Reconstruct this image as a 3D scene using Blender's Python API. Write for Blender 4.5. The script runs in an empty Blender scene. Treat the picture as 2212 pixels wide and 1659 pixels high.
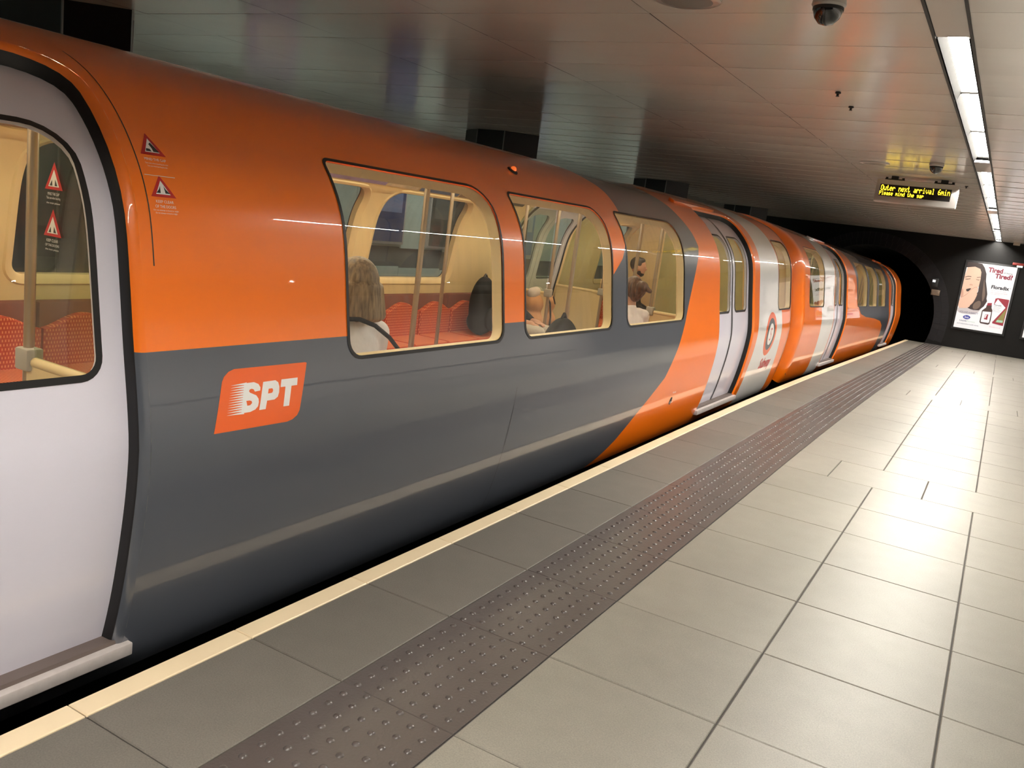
import bpy, bmesh, math, random
import numpy as np
from mathutils import Vector, Matrix
from mathutils.geometry import delaunay_2d_cdt
random.seed(7)
scene = bpy.context.scene
COL = scene.collection

# ---------------------------------------------------------------- camera, world, exposure
FPX = 1851.05
CR = ((0.857330353, 0.499186875, 0.125686632), (0.203509366, -0.104409988, -0.973489852), (-0.472830417, 0.860180806, -0.191103056))
cam_d = bpy.data.cameras.new('camera'); cam = bpy.data.objects.new('camera', cam_d); COL.objects.link(cam)
cam_d.sensor_width = 36.0; cam_d.lens = FPX / 2212 * 36.0; cam_d.clip_start = 0.05
rm = Matrix(((CR[0][0], -CR[1][0], -CR[2][0]), (CR[0][1], -CR[1][1], -CR[2][1]), (CR[0][2], -CR[1][2], -CR[2][2])))
cam.matrix_world = Matrix.Translation((0, 0, 1.471)) @ rm.to_4x4()
scene.camera = cam
world = bpy.data.worlds.new('world'); scene.world = world; world.use_nodes = True
world.node_tree.nodes['Background'].inputs[0].default_value = (0.5, 0.5, 0.55, 1)
world.node_tree.nodes['Background'].inputs[1].default_value = 0.0
vs = scene.view_settings
vs.view_transform = 'Standard'; vs.look = 'None'; vs.gamma = 1.0; vs.use_curve_mapping = False
vs.exposure = 0.24
LAMP = 155.0          # platform strip lights
LAMP_FAR = 17.0       # strip lights over the opposite platform
LAMP_CAR = 17.0       # strip lights inside the cars

# ---------------------------------------------------------------- material helpers
def nmat(name):
    m = bpy.data.materials.new(name); m.use_nodes = True
    nt = m.node_tree; b = nt.nodes['Principled BSDF']
    return m, nt, b
def N(nt, t, **kw):
    n = nt.nodes.new(t)
    for k, v in kw.items(): setattr(n, k, v)
    return n
def math_(nt, op, a, b=None, c=None):
    n = nt.nodes.new('ShaderNodeMath'); n.operation = op
    for i, v in enumerate((a, b, c)):
        if v is None: continue
        if isinstance(v, (int, float)): n.inputs[i].default_value = v
        else: nt.links.new(v, n.inputs[i])
    return n.outputs[0]
def mixc(nt, f, a, b):
    n = nt.nodes.new('ShaderNodeMix'); n.data_type = 'RGBA'
    for i, v in ((0, f), (6, a), (7, b)):
        if isinstance(v, (int, float)): n.inputs[i].default_value = v
        elif isinstance(v, tuple): n.inputs[i].default_value = (*v[:3], 1)
        else: nt.links.new(v, n.inputs[i])
    return n.outputs[2]
def mat(name, col, rough=.5, metal=0., coat=0., coat_r=.05, spec=.5, var=.0, vscale=6., bump=0., bscale=40., emis=None, es=0., ior=None):
    m, nt, b = nmat(name)
    b.inputs['Base Color'].default_value = (*col, 1); b.inputs['Roughness'].default_value = rough
    b.inputs['Metallic'].default_value = metal; b.inputs['Coat Weight'].default_value = coat
    b.inputs['Coat Roughness'].default_value = coat_r; b.inputs['Specular IOR Level'].default_value = spec
    if emis: b.inputs['Emission Color'].default_value = (*emis, 1); b.inputs['Emission Strength'].default_value = es
    tc = N(nt, 'ShaderNodeTexCoord')
    if var:
        nz = N(nt, 'ShaderNodeTexNoise'); nz.inputs['Scale'].default_value = vscale; nz.inputs['Detail'].default_value = 5
        nt.links.new(tc.outputs['Object'], nz.inputs['Vector'])
        f = math_(nt, 'MULTIPLY_ADD', nz.outputs[0], 2 * var, 1 - var)
        mx = N(nt, 'ShaderNodeVectorMath', operation='SCALE'); mx.inputs[0].default_value = col
        nt.links.new(f, mx.inputs['Scale']); nt.links.new(mx.outputs[0], b.inputs['Base Color'])
    if bump:
        nb = N(nt, 'ShaderNodeTexNoise'); nb.inputs['Scale'].default_value = bscale; nb.inputs['Detail'].default_value = 3
        nt.links.new(tc.outputs['Object'], nb.inputs['Vector'])
        bp = N(nt, 'ShaderNodeBump'); bp.inputs['Strength'].default_value = bump; bp.inputs['Distance'].default_value = .01
        nt.links.new(nb.outputs[0], bp.inputs['Height']); nt.links.new(bp.outputs[0], b.inputs['Normal'])
    return m
def emit(name, col, s):
    m = bpy.data.materials.new(name); m.use_nodes = True; nt = m.node_tree
    nt.nodes.remove(nt.nodes['Principled BSDF'])
    e = N(nt, 'ShaderNodeEmission'); e.inputs[0].default_value = (*col, 1); e.inputs[1].default_value = s
    nt.links.new(e.outputs[0], nt.nodes['Material Output'].inputs[0]); return m
def glass(name, tint, ior=1.5, rough=0., dirt=0.):
    m = bpy.data.materials.new(name); m.use_nodes = True; nt = m.node_tree
    nt.nodes.remove(nt.nodes['Principled BSDF'])
    t = N(nt, 'ShaderNodeBsdfTransparent'); t.inputs[0].default_value = (*tint, 1)
    g = N(nt, 'ShaderNodeBsdfGlossy'); g.inputs['Roughness'].default_value = rough
    fr = N(nt, 'ShaderNodeFresnel'); geo = N(nt, 'ShaderNodeNewGeometry')
    nt.links.new(math_(nt, 'MULTIPLY_ADD', geo.outputs['Backfacing'], 1 / ior - ior, ior), fr.inputs[0])   # a thin pane reflects alike from both faces
    mx = N(nt, 'ShaderNodeMixShader')
    nt.links.new(math_(nt, 'MULTIPLY', fr.outputs[0], 1.0), mx.inputs[0])
    last = t.outputs[0]
    if dirt:
        d = N(nt, 'ShaderNodeBsdfDiffuse'); d.inputs[0].default_value = (.6, .58, .52, 1)
        tc = N(nt, 'ShaderNodeTexCoord'); nz = N(nt, 'ShaderNodeTexNoise'); nz.inputs['Scale'].default_value = 5; nz.inputs['Detail'].default_value = 6
        mp = N(nt, 'ShaderNodeMapping'); mp.inputs['Rotation'].default_value = (.6, 0, 0); mp.inputs['Scale'].default_value = (1, 4, .7)
        nt.links.new(tc.outputs['Object'], mp.inputs[0]); nt.links.new(mp.outputs[0], nz.inputs['Vector'])
        m2 = N(nt, 'ShaderNodeMixShader')
        nt.links.new(math_(nt, 'MULTIPLY', math_(nt, 'POWER', nz.outputs[0], 3.0), dirt), m2.inputs[0])
        nt.links.new(last, m2.inputs[1]); nt.links.new(d.outputs[0], m2.inputs[2]); last = m2.outputs[0]
    nt.links.new(last, mx.inputs[1]); nt.links.new(g.outputs[0], mx.inputs[2])
    nt.links.new(mx.outputs[0], nt.nodes['Material Output'].inputs[0]); return m

ORANGE = (.97, .195, .004); GREY = (.078, .087, .107); WHITE = (.82, .81, .79)
def stone(name, col, rough, spec):
    m, nt, b = nmat(name); g = N(nt, 'ShaderNodeNewGeometry'); f = None
    for sc, amp in ((1.3, .16), (9., .10), (210., .34)):
        nz = N(nt, 'ShaderNodeTexNoise'); nz.inputs['Scale'].default_value = sc; nz.inputs['Detail'].default_value = 4
        nt.links.new(g.outputs['Position'], nz.inputs['Vector'])
        v = math_(nt, 'MULTIPLY_ADD', nz.outputs[0], 2 * amp, 1 - amp); f = v if f is None else math_(nt, 'MULTIPLY', f, v)
    oi = N(nt, 'ShaderNodeObjectInfo'); f = math_(nt, 'MULTIPLY', f, math_(nt, 'MULTIPLY_ADD', oi.outputs['Random'], .10, .95))
    mx = N(nt, 'ShaderNodeVectorMath', operation='SCALE'); mx.inputs[0].default_value = col
    nt.links.new(f, mx.inputs['Scale']); nt.links.new(mx.outputs[0], b.inputs['Base Color'])
    b.inputs['Roughness'].default_value = rough; b.inputs['Specular IOR Level'].default_value = spec
    bp = N(nt, 'ShaderNodeBump'); bp.inputs['Strength'].default_value = .15; bp.inputs['Distance'].default_value = .004
    nt.links.new(nz.outputs[0], bp.inputs['Height']); nt.links.new(bp.outputs[0], b.inputs['Normal'])
    return m
M = {}
M['tile'] = stone('floor_tile', (.203, .189, .160), .42, .35)
M['slab'] = stone('edge_slab', (.135, .123, .105), .55, .3)
M['joint'] = mat('joint', (.045, .040, .036), .8, var=.2)
M['cream_strip'] = mat('cream_strip', (.74, .60, .40), .4, spec=.4, var=.05, vscale=5)
M['tactile'] = mat('tactile', (.070, .058, .054), .33, spec=.5, var=.15, vscale=4, bump=.1, bscale=90)
M['black'] = mat('black', (.012, .012, .013), .6, var=.2)
M['concrete'] = mat('dark_concrete', (.035, .034, .033), .85, var=.3, vscale=3)
M['dark_tile'] = mat('dark_tile', (.0045, .0042, .0042), .35, spec=.22, var=.25, vscale=9)
M['col'] = mat('column_tile', (.008, .008, .010), .28, spec=.35, var=.2, vscale=5)
M['steel'] = mat('steel', (.55, .52, .47), .35, metal=1., var=.06, vscale=20)
M['alu'] = mat('aluminium', (.55, .50, .48), .45, metal=.25, var=.15, vscale=30)
M['trim'] = mat('trim_grey', (.20, .19, .19), .4, metal=.5, var=.05)
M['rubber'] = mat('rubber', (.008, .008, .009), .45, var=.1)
M['door'] = mat('door_paint', (.72, .70, .80), .30, coat=.6, coat_r=.05, var=.03, vscale=4)
M['cream'] = mat('cream_panel', (.80, .64, .36), .38, spec=.5, var=.04, vscale=3)
M['carfloor'] = mat('car_floor', (.13, .10, .09), .6, var=.15, vscale=8)
M['seat_brown'] = mat('seat_brown', (.20, .075, .06), .75, var=.15, vscale=20)
M['pole'] = mat('pole_metal', (.50, .42, .33), .32, metal=.8, var=.05)
M['clamp'] = mat('clamp_grey', (.42, .40, .36), .5, var=.05)
M['glass'] = glass('window_glass', (.95, .96, .93), 1.5, 0., dirt=.22)
M['screen_glass'] = glass('screen_glass', (.80, .86, .78), 1.45, 0., dirt=.15)
M['wallpale'] = mat('wall_pale', (.52, .58, .52), .35, spec=.5, var=.05, vscale=1.5)
M['wallbeige'] = mat('wall_beige', (.55, .52, .49), .5, spec=.3, var=.05, vscale=1.5)
M['walldark'] = mat('wall_band', (.10, .10, .09), .6, var=.15, vscale=4)
M['plain'] = mat('plain_floor', (.10, .10, .095), .5, var=.1, vscale=3)
M['orange'] = mat('orange_print', (.88, .13, .012), .3, coat=.5, var=.02)
M['white'] = mat('white_print', (.85, .84, .82), .35, coat=.3, var=.02)
M['red'] = mat('red_print', (.55, .022, .022), .35, var=.03)
M['ink'] = mat('dark_print', (.03, .028, .03), .4, var=.05)
M['greyp'] = mat('grey_print', (.075, .08, .085), .35, coat=.3, var=.03)
M['lamp'] = emit('lamp_diffuser', (1.0, .95, .86), LAMP)
M['lamp_far'] = emit('lamp_far', (.93, 1.0, .92), LAMP_FAR)
M['lamp_side_fill'] = emit('lamp_side_fill', (1.0, .95, .86), 85.)
M['lamp_car'] = emit('lamp_car', (1.0, .83, .56), LAMP_CAR)
M['led'] = emit('led_yellow', (1.0, .66, .02), 5.)
M['signbox'] = mat('sign_box', (.50, .47, .45), .28, metal=.55, var=.04)
M['flange'] = mat('lamp_flange', (.0045, .0042, .0038), .9, spec=.02, var=.05)
M['lightpanel'] = mat('light_panel', (.60, .58, .55), .3, metal=.2, var=.03)

def ceiling_mat():
    m, nt, b = nmat('ceiling_panel')
    b.inputs['Base Color'].default_value = (.74, .70, .65, 1); b.inputs['Metallic'].default_value = .08
    b.inputs['Roughness'].default_value = .2; b.inputs['Specular IOR Level'].default_value = .6
    tc = N(nt, 'ShaderNodeTexCoord'); nz = N(nt, 'ShaderNodeTexNoise'); nz.inputs['Scale'].default_value = 3.5
    nt.links.new(tc.outputs['Object'], nz.inputs['Vector'])
    nt.links.new(math_(nt, 'MULTIPLY_ADD', nz.outputs[0], .10, .12), b.inputs['Roughness'])
    bp = N(nt, 'ShaderNodeBump'); bp.inputs['Strength'].default_value = .05; bp.inputs['Distance'].default_value = .02
    nt.links.new(nz.outputs[0], bp.inputs['Height']); nt.links.new(bp.outputs[0], b.inputs['Normal'])
    return m
M['ceil'] = ceiling_mat()

def moquette():
    m, nt, b = nmat('moquette')
    tc = N(nt, 'ShaderNodeTexCoord'); sp = N(nt, 'ShaderNodeSeparateXYZ'); nt.links.new(tc.outputs['Object'], sp.inputs[0])
    row = math_(nt, 'MULTIPLY', sp.outputs[2], 46.)
    fy = math_(nt, 'FRACT', math_(nt, 'ADD', math_(nt, 'MULTIPLY', sp.outputs[1], 62.), math_(nt, 'MULTIPLY', math_(nt, 'FLOOR', row), .5)))
    fz = math_(nt, 'FRACT', row)
    a = math_(nt, 'LESS_THAN', math_(nt, 'ABSOLUTE', math_(nt, 'SUBTRACT', fy, .5)), .20)
    c = math_(nt, 'LESS_THAN', math_(nt, 'ABSOLUTE', math_(nt, 'SUBTRACT', fz, .5)), .28)
    nz = N(nt, 'ShaderNodeTexNoise'); nz.inputs['Scale'].default_value = 60; nt.links.new(tc.outputs['Object'], nz.inputs['Vector'])
    base = mixc(nt, nz.outputs[0], (.40, .055, .028), (.56, .095, .045))
    col = mixc(nt, math_(nt, 'MULTIPLY', math_(nt, 'MULTIPLY', a, c), .8), base, (.85, .36, .16))
    nt.links.new(col, b.inputs['Base Color']); b.inputs['Roughness'].default_value = .85; b.inputs['Specular IOR Level'].default_value = .2
    return m
M['moquette'] = moquette()

def fcurve(nt, z, pts, z0, z1, y0, y1):
    fc = N(nt, 'ShaderNodeFloatCurve'); c = fc.mapping.curves[0]
    P = [((a - z0) / (z1 - z0), (b - y0) / (y1 - y0)) for a, b in pts]
    while len(c.points) < len(P): c.points.new(.5, .5)
    for p, (u, v) in zip(c.points, P): p.location = (u, v); p.handle_type = 'VECTOR'
    fc.mapping.update()
    nt.links.new(math_(nt, 'DIVIDE', math_(nt, 'SUBTRACT', z, z0), z1 - z0), fc.inputs['Value'])
    return math_(nt, 'MULTIPLY_ADD', fc.outputs[0], y1 - y0, y0)
def paint(name, layers):
    """layers: list of (kind, curve points [(z, y)], colour); kind '>' paints where y > curve(z), '<' where y < curve(z)."""
    m, nt, b = nmat(name)
    tc = N(nt, 'ShaderNodeTexCoord'); sp = N(nt, 'ShaderNodeSeparateXYZ'); nt.links.new(tc.outputs['Object'], sp.inputs[0])
    y, z = sp.outputs[1], sp.outputs[2]
    col = None
    for kind, pts, c in layers:
        if col is None: 
            rgb = N(nt, 'ShaderNodeRGB'); rgb.outputs[0].default_value = (*c, 1); col = rgb.outputs[0]; continue
        cv = fcurve(nt, z, pts, -.2, 2.0, -8., 8.)
        f = math_(nt, 'GREATER_THAN' if kind == '>' else 'LESS_THAN', y, cv)
        col = mixc(nt, f, col, c)
    nz = N(nt, 'ShaderNodeTexNoise'); nz.inputs['Scale'].default_value = 2.; nz.inputs['Detail'].default_value = 6
    nt.links.new(tc.outputs['Object'], nz.inputs['Vector'])
    sc = N(nt, 'ShaderNodeVectorMath', operation='SCALE'); nt.links.new(col, sc.inputs[0])
    nt.links.new(math_(nt, 'MULTIPLY_ADD', nz.outputs[0], .16, .92), sc.inputs['Scale'])
    nt.links.new(sc.outputs[0], b.inputs['Base Color'])
    b.inputs['Roughness'].default_value = .32; b.inputs['Coat Weight'].default_value = .85; b.inputs['Coat Roughness'].default_value = .022
    nb = N(nt, 'ShaderNodeTexNoise'); nb.inputs['Scale'].default_value = 1.6; nb.inputs['Detail'].default_value = 2
    nt.links.new(tc.outputs['Object'], nb.inputs['Vector'])
    bp = N(nt, 'ShaderNodeBump'); bp.inputs['Strength'].default_value = .12; bp.inputs['Distance'].default_value = .015
    nt.links.new(nb.outputs[0], bp.inputs['Height'])
    nt.links.new(bp.outputs[0], b.inputs['Normal']); nt.links.new(bp.outputs[0], b.inputs['Coat Normal'])
    return m
c0 = 4.52
A1 = [(-.2, -8), (.925, -8), (.929, -.55), (.95, -.12), (1.0, .13), (1.1, .41), (1.187, .563), (1.287, .715), (1.381, .79), (1.57, .90), (1.73, .95), (2.0, 1.05)]
B1 = [(-.2, .60), (-.11, .79), (.003, 1.012), (.165, 1.246), (.418, 1.67), (.625, 1.82), (.827, 1.975), (.99, 2.075), (1.26, 2.25), (1.42, 2.365), (1.517, 2.33), (1.65, 2.24), (1.74, 2.21), (2.0, 2.3)]
WL1 = [(-.2, 4.22), (.23, 4.24), (.42, 4.27), (.9, 4.30), (2.0, 4.30)]
WR1 = [(-.2, 5.46), (.33, 5.41), (.58, 5.365), (.82, 5.30), (1.1, 5.11), (1.4, 5.09), (2.0, 5.0)]
neg = lambda P: [(z, -y) for z, y in P]
M['paint1'] = paint('car_paint_front', [('', None, ORANGE), ('>', A1, GREY), ('>', B1, ORANGE), ('>', WL1, WHITE), ('>', WR1, ORANGE),
                    ('<', [(-.2, -3.6), (2., -3.6)], ORANGE), ('<', neg(WL1), WHITE), ('<', neg(WR1), ORANGE)])
A2 = [(-.2, 1.95), (.3, 2.0), (.45, 1.85), (.56, 1.3), (.62, .3), (.66, -.9), (.72, -1.55), (.9, -2.0), (1.5, -2.3), (2., -2.6)]
M['paint2'] = paint('car_paint_rear', [('', None, ORANGE), ('>', A2, GREY), ('>', [(-.2, 2.75), (.3, 2.9), (.9, 2.6), (1.5, 2.45), (2., 2.4)], ORANGE),
                    ('<', [(-.2, -4.32), (2., -4.32)], WHITE), ('<', [(-.2, -5.05), (.3, -5.15), (.85, -5.3), (1.2, -5.2), (2., -5.2)], ORANGE)])

# ---------------------------------------------------------------- object helpers
def link(o, parent=None):
    COL.objects.link(o)
    if parent is not None: o.parent = parent
    return o
def tag(o, label=None, cat=None, group=None, kind=None):
    if label: o['label'] = label
    if cat: o['category'] = cat
    if group: o['group'] = group
    if kind: o['kind'] = kind
    return o
def empty(name, loc=(0, 0, 0), rot=(0, 0, 0)):
    o = bpy.data.objects.new(name, None); o.location = loc; o.rotation_euler = rot; o.empty_display_size = .1
    return link(o)
def mesh_obj(name, verts, faces, mats, parent=None, fm=None, normals=None, smooth=False):
    me = bpy.data.meshes.new(name); me.from_pydata([tuple(map(float, v)) for v in verts], [], [tuple(map(int, f)) for f in faces])
    for m in (mats if isinstance(mats, (list, tuple)) else [mats]): me.materials.append(m)
    if fm is not None: me.polygons.foreach_set('material_index', list(map(int, fm)))
    if normals is not None or smooth: me.polygons.foreach_set('use_smooth', [True] * len(me.polygons))
    me.update()
    if normals is not None: me.normals_split_custom_set_from_vertices([tuple(map(float, n)) for n in normals])
    return link(bpy.data.objects.new(name, me), parent)
class MB:
    def __init__(s): s.v = []; s.f = []; s.m = []
    def add(s, V, F, mi=0):
        b = len(s.v); s.v += [tuple(v) for v in V]; s.f += [tuple(i + b for i in f) for f in F]; s.m += [mi] * len(F); return s
    def box(s, x0, x1, y0, y1, z0, z1, mi=0):
        V = [(x, y, z) for x in (x0, x1) for y in (y0, y1) for z in (z0, z1)]
        return s.add(V, [(0, 1, 3, 2), (4, 6, 7, 5), (0, 4, 5, 1), (2, 3, 7, 6), (0, 2, 6, 4), (1, 5, 7, 3)], mi)
    def cbox(s, x0, x1, y0, y1, z0, z1, c=.004, mi=0):
        """box with bevelled top edge"""
        V = [(x0, y0, z0), (x1, y0, z0), (x1, y1, z0), (x0, y1, z0), (x0, y0, z1 - c), (x1, y0, z1 - c), (x1, y1, z1 - c), (x0, y1, z1 - c),
             (x0 + c, y0 + c, z1), (x1 - c, y0 + c, z1), (x1 - c, y1 - c, z1), (x0 + c, y1 - c, z1)]
        F = [(0, 3, 2, 1), (8, 9, 10, 11)]
        for a in (0, 4):
            for i in range(4): j = (i + 1) % 4; F.append((a + i, a + j, a + 4 + j, a + 4 + i))
        return s.add(V, F, mi)
    def tube(s, p, q, r, n=10, r2=None, mi=0, cap=True):
        p = Vector(p); q = Vector(q); d = (q - p).normalized(); r2 = r if r2 is None else r2
        a = d.orthogonal().normalized(); b = d.cross(a); V = []
        for c, rr in ((p, r), (q, r2)):
            for i in range(n):
                t = 2 * math.pi * i / n; V.append(c + (a * math.cos(t) + b * math.sin(t)) * rr)
        F = [(i, (i + 1) % n, n + (i + 1) % n, n + i) for i in range(n)]
        if cap: F += [tuple(range(n - 1, -1, -1)), tuple(range(n, 2 * n))]
        return s.add(V, F, mi)
    def lathe(s, prof, n=20, c=(0, 0, 0), mi=0, axis='z'):
        V = []; F = []
        for r, h in prof:
            for i in range(n):
                t = 2 * math.pi * i / n; a, b = r * math.cos(t), r * math.sin(t)
                V.append((c[0] + a, c[1] + b, c[2] + h) if axis == 'z' else ((c[0] + h, c[1] + a, c[2] + b) if axis == 'x' else (c[0] + a, c[1] + h, c[2] + b)))
        for k in range(len(prof) - 1):
            for i in range(n): j = (i + 1) % n; F.append((k * n + i, k * n + j, (k + 1) * n + j, (k + 1) * n + i))
        F += [tuple(range(n - 1, -1, -1)), tuple(range((len(prof) - 1) * n, len(prof) * n))]
        return s.add(V, F, mi)
    def build(s, name, mats, parent=None, smooth=False, bevel=0, seg=2):
        o = mesh_obj(name, s.v, s.f, mats, parent, s.m if isinstance(mats, (list, tuple)) else None)
        if bevel:
            bm = bmesh.new(); bm.from_mesh(o.data); bmesh.ops.recalc_face_normals(bm, faces=bm.faces)
            bmesh.ops.bevel(bm, geom=bm.edges[:], offset=bevel, segments=seg, profile=.5, affect='EDGES'); bm.to_mesh(o.data); bm.free()
            smooth = True
        else:
            bm = bmesh.new(); bm.from_mesh(o.data); bmesh.ops.recalc_face_normals(bm, faces=bm.faces); bm.to_mesh(o.data); bm.free()
        if smooth:
            o.data.polygons.foreach_set('use_smooth', [True] * len(o.data.polygons)); o.data.set_sharp_from_angle(angle=math.radians(40))
        return o
def dup(o, parent, loc=None, rot=None):
    c = o.copy(); link(c, parent)
    if loc is not None: c.location = loc
    if rot is not None: c.rotation_euler = rot
    return c
def text_tris(body, size=1., shear=0., bold=0.):
    cu = bpy.data.curves.new('t', 'FONT'); cu.body = body; cu.size = size; cu.shear = shear; cu.offset = bold; cu.resolution_u = 3
    ob = bpy.data.objects.new('t', cu); COL.objects.link(ob)
    dg = bpy.context.evaluated_depsgraph_get(); me = bpy.data.meshes.new_from_object(ob.evaluated_get(dg))
    V = np.array([v.co[:2] for v in me.vertices]).reshape(-1, 2); F = [tuple(p.vertices) for p in me.polygons]
    bpy.data.objects.remove(ob); bpy.data.curves.remove(cu); bpy.data.meshes.remove(me)
    if len(V): V = V - V.min(0)
    return V, F

# vertical curve of the platform and track
def drop(Y):
    if Y < 6: return 0.
    if Y < 12: return (Y - 6) ** 2 * .002
    return .072 + .024 * (Y - 12)
def slope(Y): return 0. if Y < 6 else (.004 * (Y - 6) if Y < 12 else .024)
CZ = 2.44
def ceilz(Y): return CZ - .25 * drop(Y)
YW = 24.2           # end wall
Y0 = -4.0           # back wall
XR = 6.8            # right wall
XL = -8.6           # far wall
EX = -1.995         # platform edge

def loft(name, secs, mats, parent=None, fm=None):
    """secs: list of (Y, [(x, z), ...]) -> quads between sections"""
    V = []; F = []; n = len(secs[0][1]); mi = []
    for Y, p in secs: V += [(x, Y, z) for x, z in p]
    for k in range(len(secs) - 1):
        for i in range(n - 1):
            F.append((k * n + i, k * n + i + 1, (k + 1) * n + i + 1, (k + 1) * n + i)); mi.append(fm[i] if fm else 0)
    return mesh_obj(name, V, F, mats, parent, mi if fm else None)
YS = [Y0] + [i * 1.0 for i in range(-3, 24)] + [YW]

# ---------------------------------------------------------------- platform floor
floor = loft('floor', [(Y, [(EX, -.85), (EX, -.02 - drop(Y)), (EX + .002, -.006 - drop(Y)), (XR, -.006 - drop(Y))]) for Y in YS], [M['concrete'], M['joint']], fm=[0, 1, 1])
tag(floor, 'platform floor of pale grey square tiles beside the train', 'floor', kind='structure')
ROW = .594; YB = 1.927
def cboxmesh(name, w, l, h, m, c=.003):
    return MB().cbox(-w / 2, w / 2, -l / 2, l / 2, -h, 0, c).build(name, m)
proto = {}
def place(key, name, w, l, m, X, Y, zoff=0.):
    if key not in proto:
        o = cboxmesh(name, w, l, .02, m); o.parent = floor; proto[key] = o
    else: o = dup(proto[key], floor)
    o.location = (X, Y, -drop(Y) + zoff); o.rotation_euler = (-math.atan(slope(Y)), 0, 0)
    return o
k0 = int(math.floor((Y0 - YB) / ROW)) + 1; k1 = int((YW - YB) / ROW)
XC = [-1.103 + .0, -.505, .102] + [.102 + .607 * i for i in range(1, 12)]; XC[-1] = XR
for k in range(k0, k1 + 1):
    ya = YB + k * ROW; yb = min(ya + ROW, YW); L = yb - ya - .004; Y = (ya + yb) / 2
    if L < .1: continue
    lk = round(L, 3)
    place(('slab', lk), 'edge_slab', .385, L, M['slab'], -1.717, Y)
    place(('strip', lk), 'edge_strip', .080, L, M['cream_strip'], -1.9535, Y, .001)
    if k >= -3:
        if (k - 7) % 9 == 0:
            xs = [XC[0]] + [x + .304 for x in XC[:5]]
            for xa, xb in zip(xs[:-1], xs[1:]): place(('t', round(xb - xa, 3), lk), 'floor_tile', xb - xa - .0055, L, M['tile'], (xa + xb) / 2, Y, random.uniform(-.0006, .0006))
        else:
            for xa, xb in zip(XC[:5], XC[1:6]): place(('t', round(xb - xa, 3), lk), 'floor_tile', xb - xa - .0055, L, M['tile'], (xa + xb) / 2, Y, random.uniform(-.0006, .0006))
# remaining tiles out of view joined together
rest = MB()
for k in range(k0, k1 + 1):
    ya = YB + k * ROW; Y = ya + ROW / 2
    if ya + ROW > YW: continue
    for xa, xb in zip(XC[:-1], XC[1:]):
        if k >= -3 and xb < 1.95: continue
        rest.cbox(xa + .003, xb - .003, ya + .002, ya + ROW - .002, -.02 - drop(Y), -drop(Y), .003)
r_ = rest.build('tile_field', M['tile'], floor); tag(r_, kind='stuff')
# tactile pavers with moulded studs
def tactile_mesh(L):
    b = MB().cbox(-.2075, .2075, -L / 2, L / 2, -.02, 0, .002)
    rows = [-1.472, -1.409, -1.346, -1.283, -1.219, -1.154]
    n = 9; py = ROW / n
    for i, X in enumerate(rows):
        for j in range(n):
            y = -ROW / 2 + (j + (.25 if i % 2 == 0 else .75)) * py
            if abs(y) > L / 2 - .012: continue
            x = X + 1.3125
            V = []; F = []; m = 10
            for r, h in ((.0125, -.0005), (.0105, .0028), (.0072, .0048), (.0032, .0057)):
                for a in range(m): t = 2 * math.pi * a / m; V.append((x + r * math.cos(t), y + r * math.sin(t), h))
            for q in range(3):
                for a in range(m): F.append((q * m + a, q * m + (a + 1) % m, (q + 1) * m + (a + 1) % m, (q + 1) * m + a))
            F.append(tuple(range(3 * m, 4 * m))); b.add(V, F)
    o = b.build('tactile_paver', M['tactile'], floor, smooth=True); return o
tp = {}
for k in range(k0, k1 + 1):
    ya = YB + k * ROW; yb = min(ya + ROW, YW); L = round(yb - ya - .0008, 3); Y = (ya + yb) / 2
    if L < .1: continue
    if L not in tp: o = tp[L] = tactile_mesh(L)
    else: o = dup(tp[L], floor)
    o.location = (-1.3125, Y, -drop(Y)); o.rotation_euler = (-math.atan(slope(Y)), 0, 0)

# trackbed, rails, opposite platform
tb = loft('trackbed', [(Y, [(EX, -.8 - drop(Y)), (-4.62, -.8 - drop(Y))]) for Y in YS + [YW + 12]], M['concrete'])
tag(tb, 'dark concrete trackbed below the train', 'trackbed', kind='structure')
for x in (-3.27 - .63, -3.27 + .63):
    r = loft('running_rail', [(Y, [(x - .035, -.8 - drop(Y)), (x - .03, -.70 - drop(Y)), (x + .03, -.70 - drop(Y)), (x + .035, -.8 - drop(Y))]) for Y in YS + [YW + 8]], M['steel'])
    tag(r, 'steel running rail under the train', 'rail', 'running rails', 'structure')
fp = loft('platform_far', [(Y, [(-4.62, -.8 - drop(Y)), (-4.62, -drop(Y)), (XL, -drop(Y))]) for Y in YS], [M['concrete'], M['plain']], fm=[0, 1])
tag(fp, 'opposite platform floor beyond the train and columns', 'platform', kind='structure')

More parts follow.
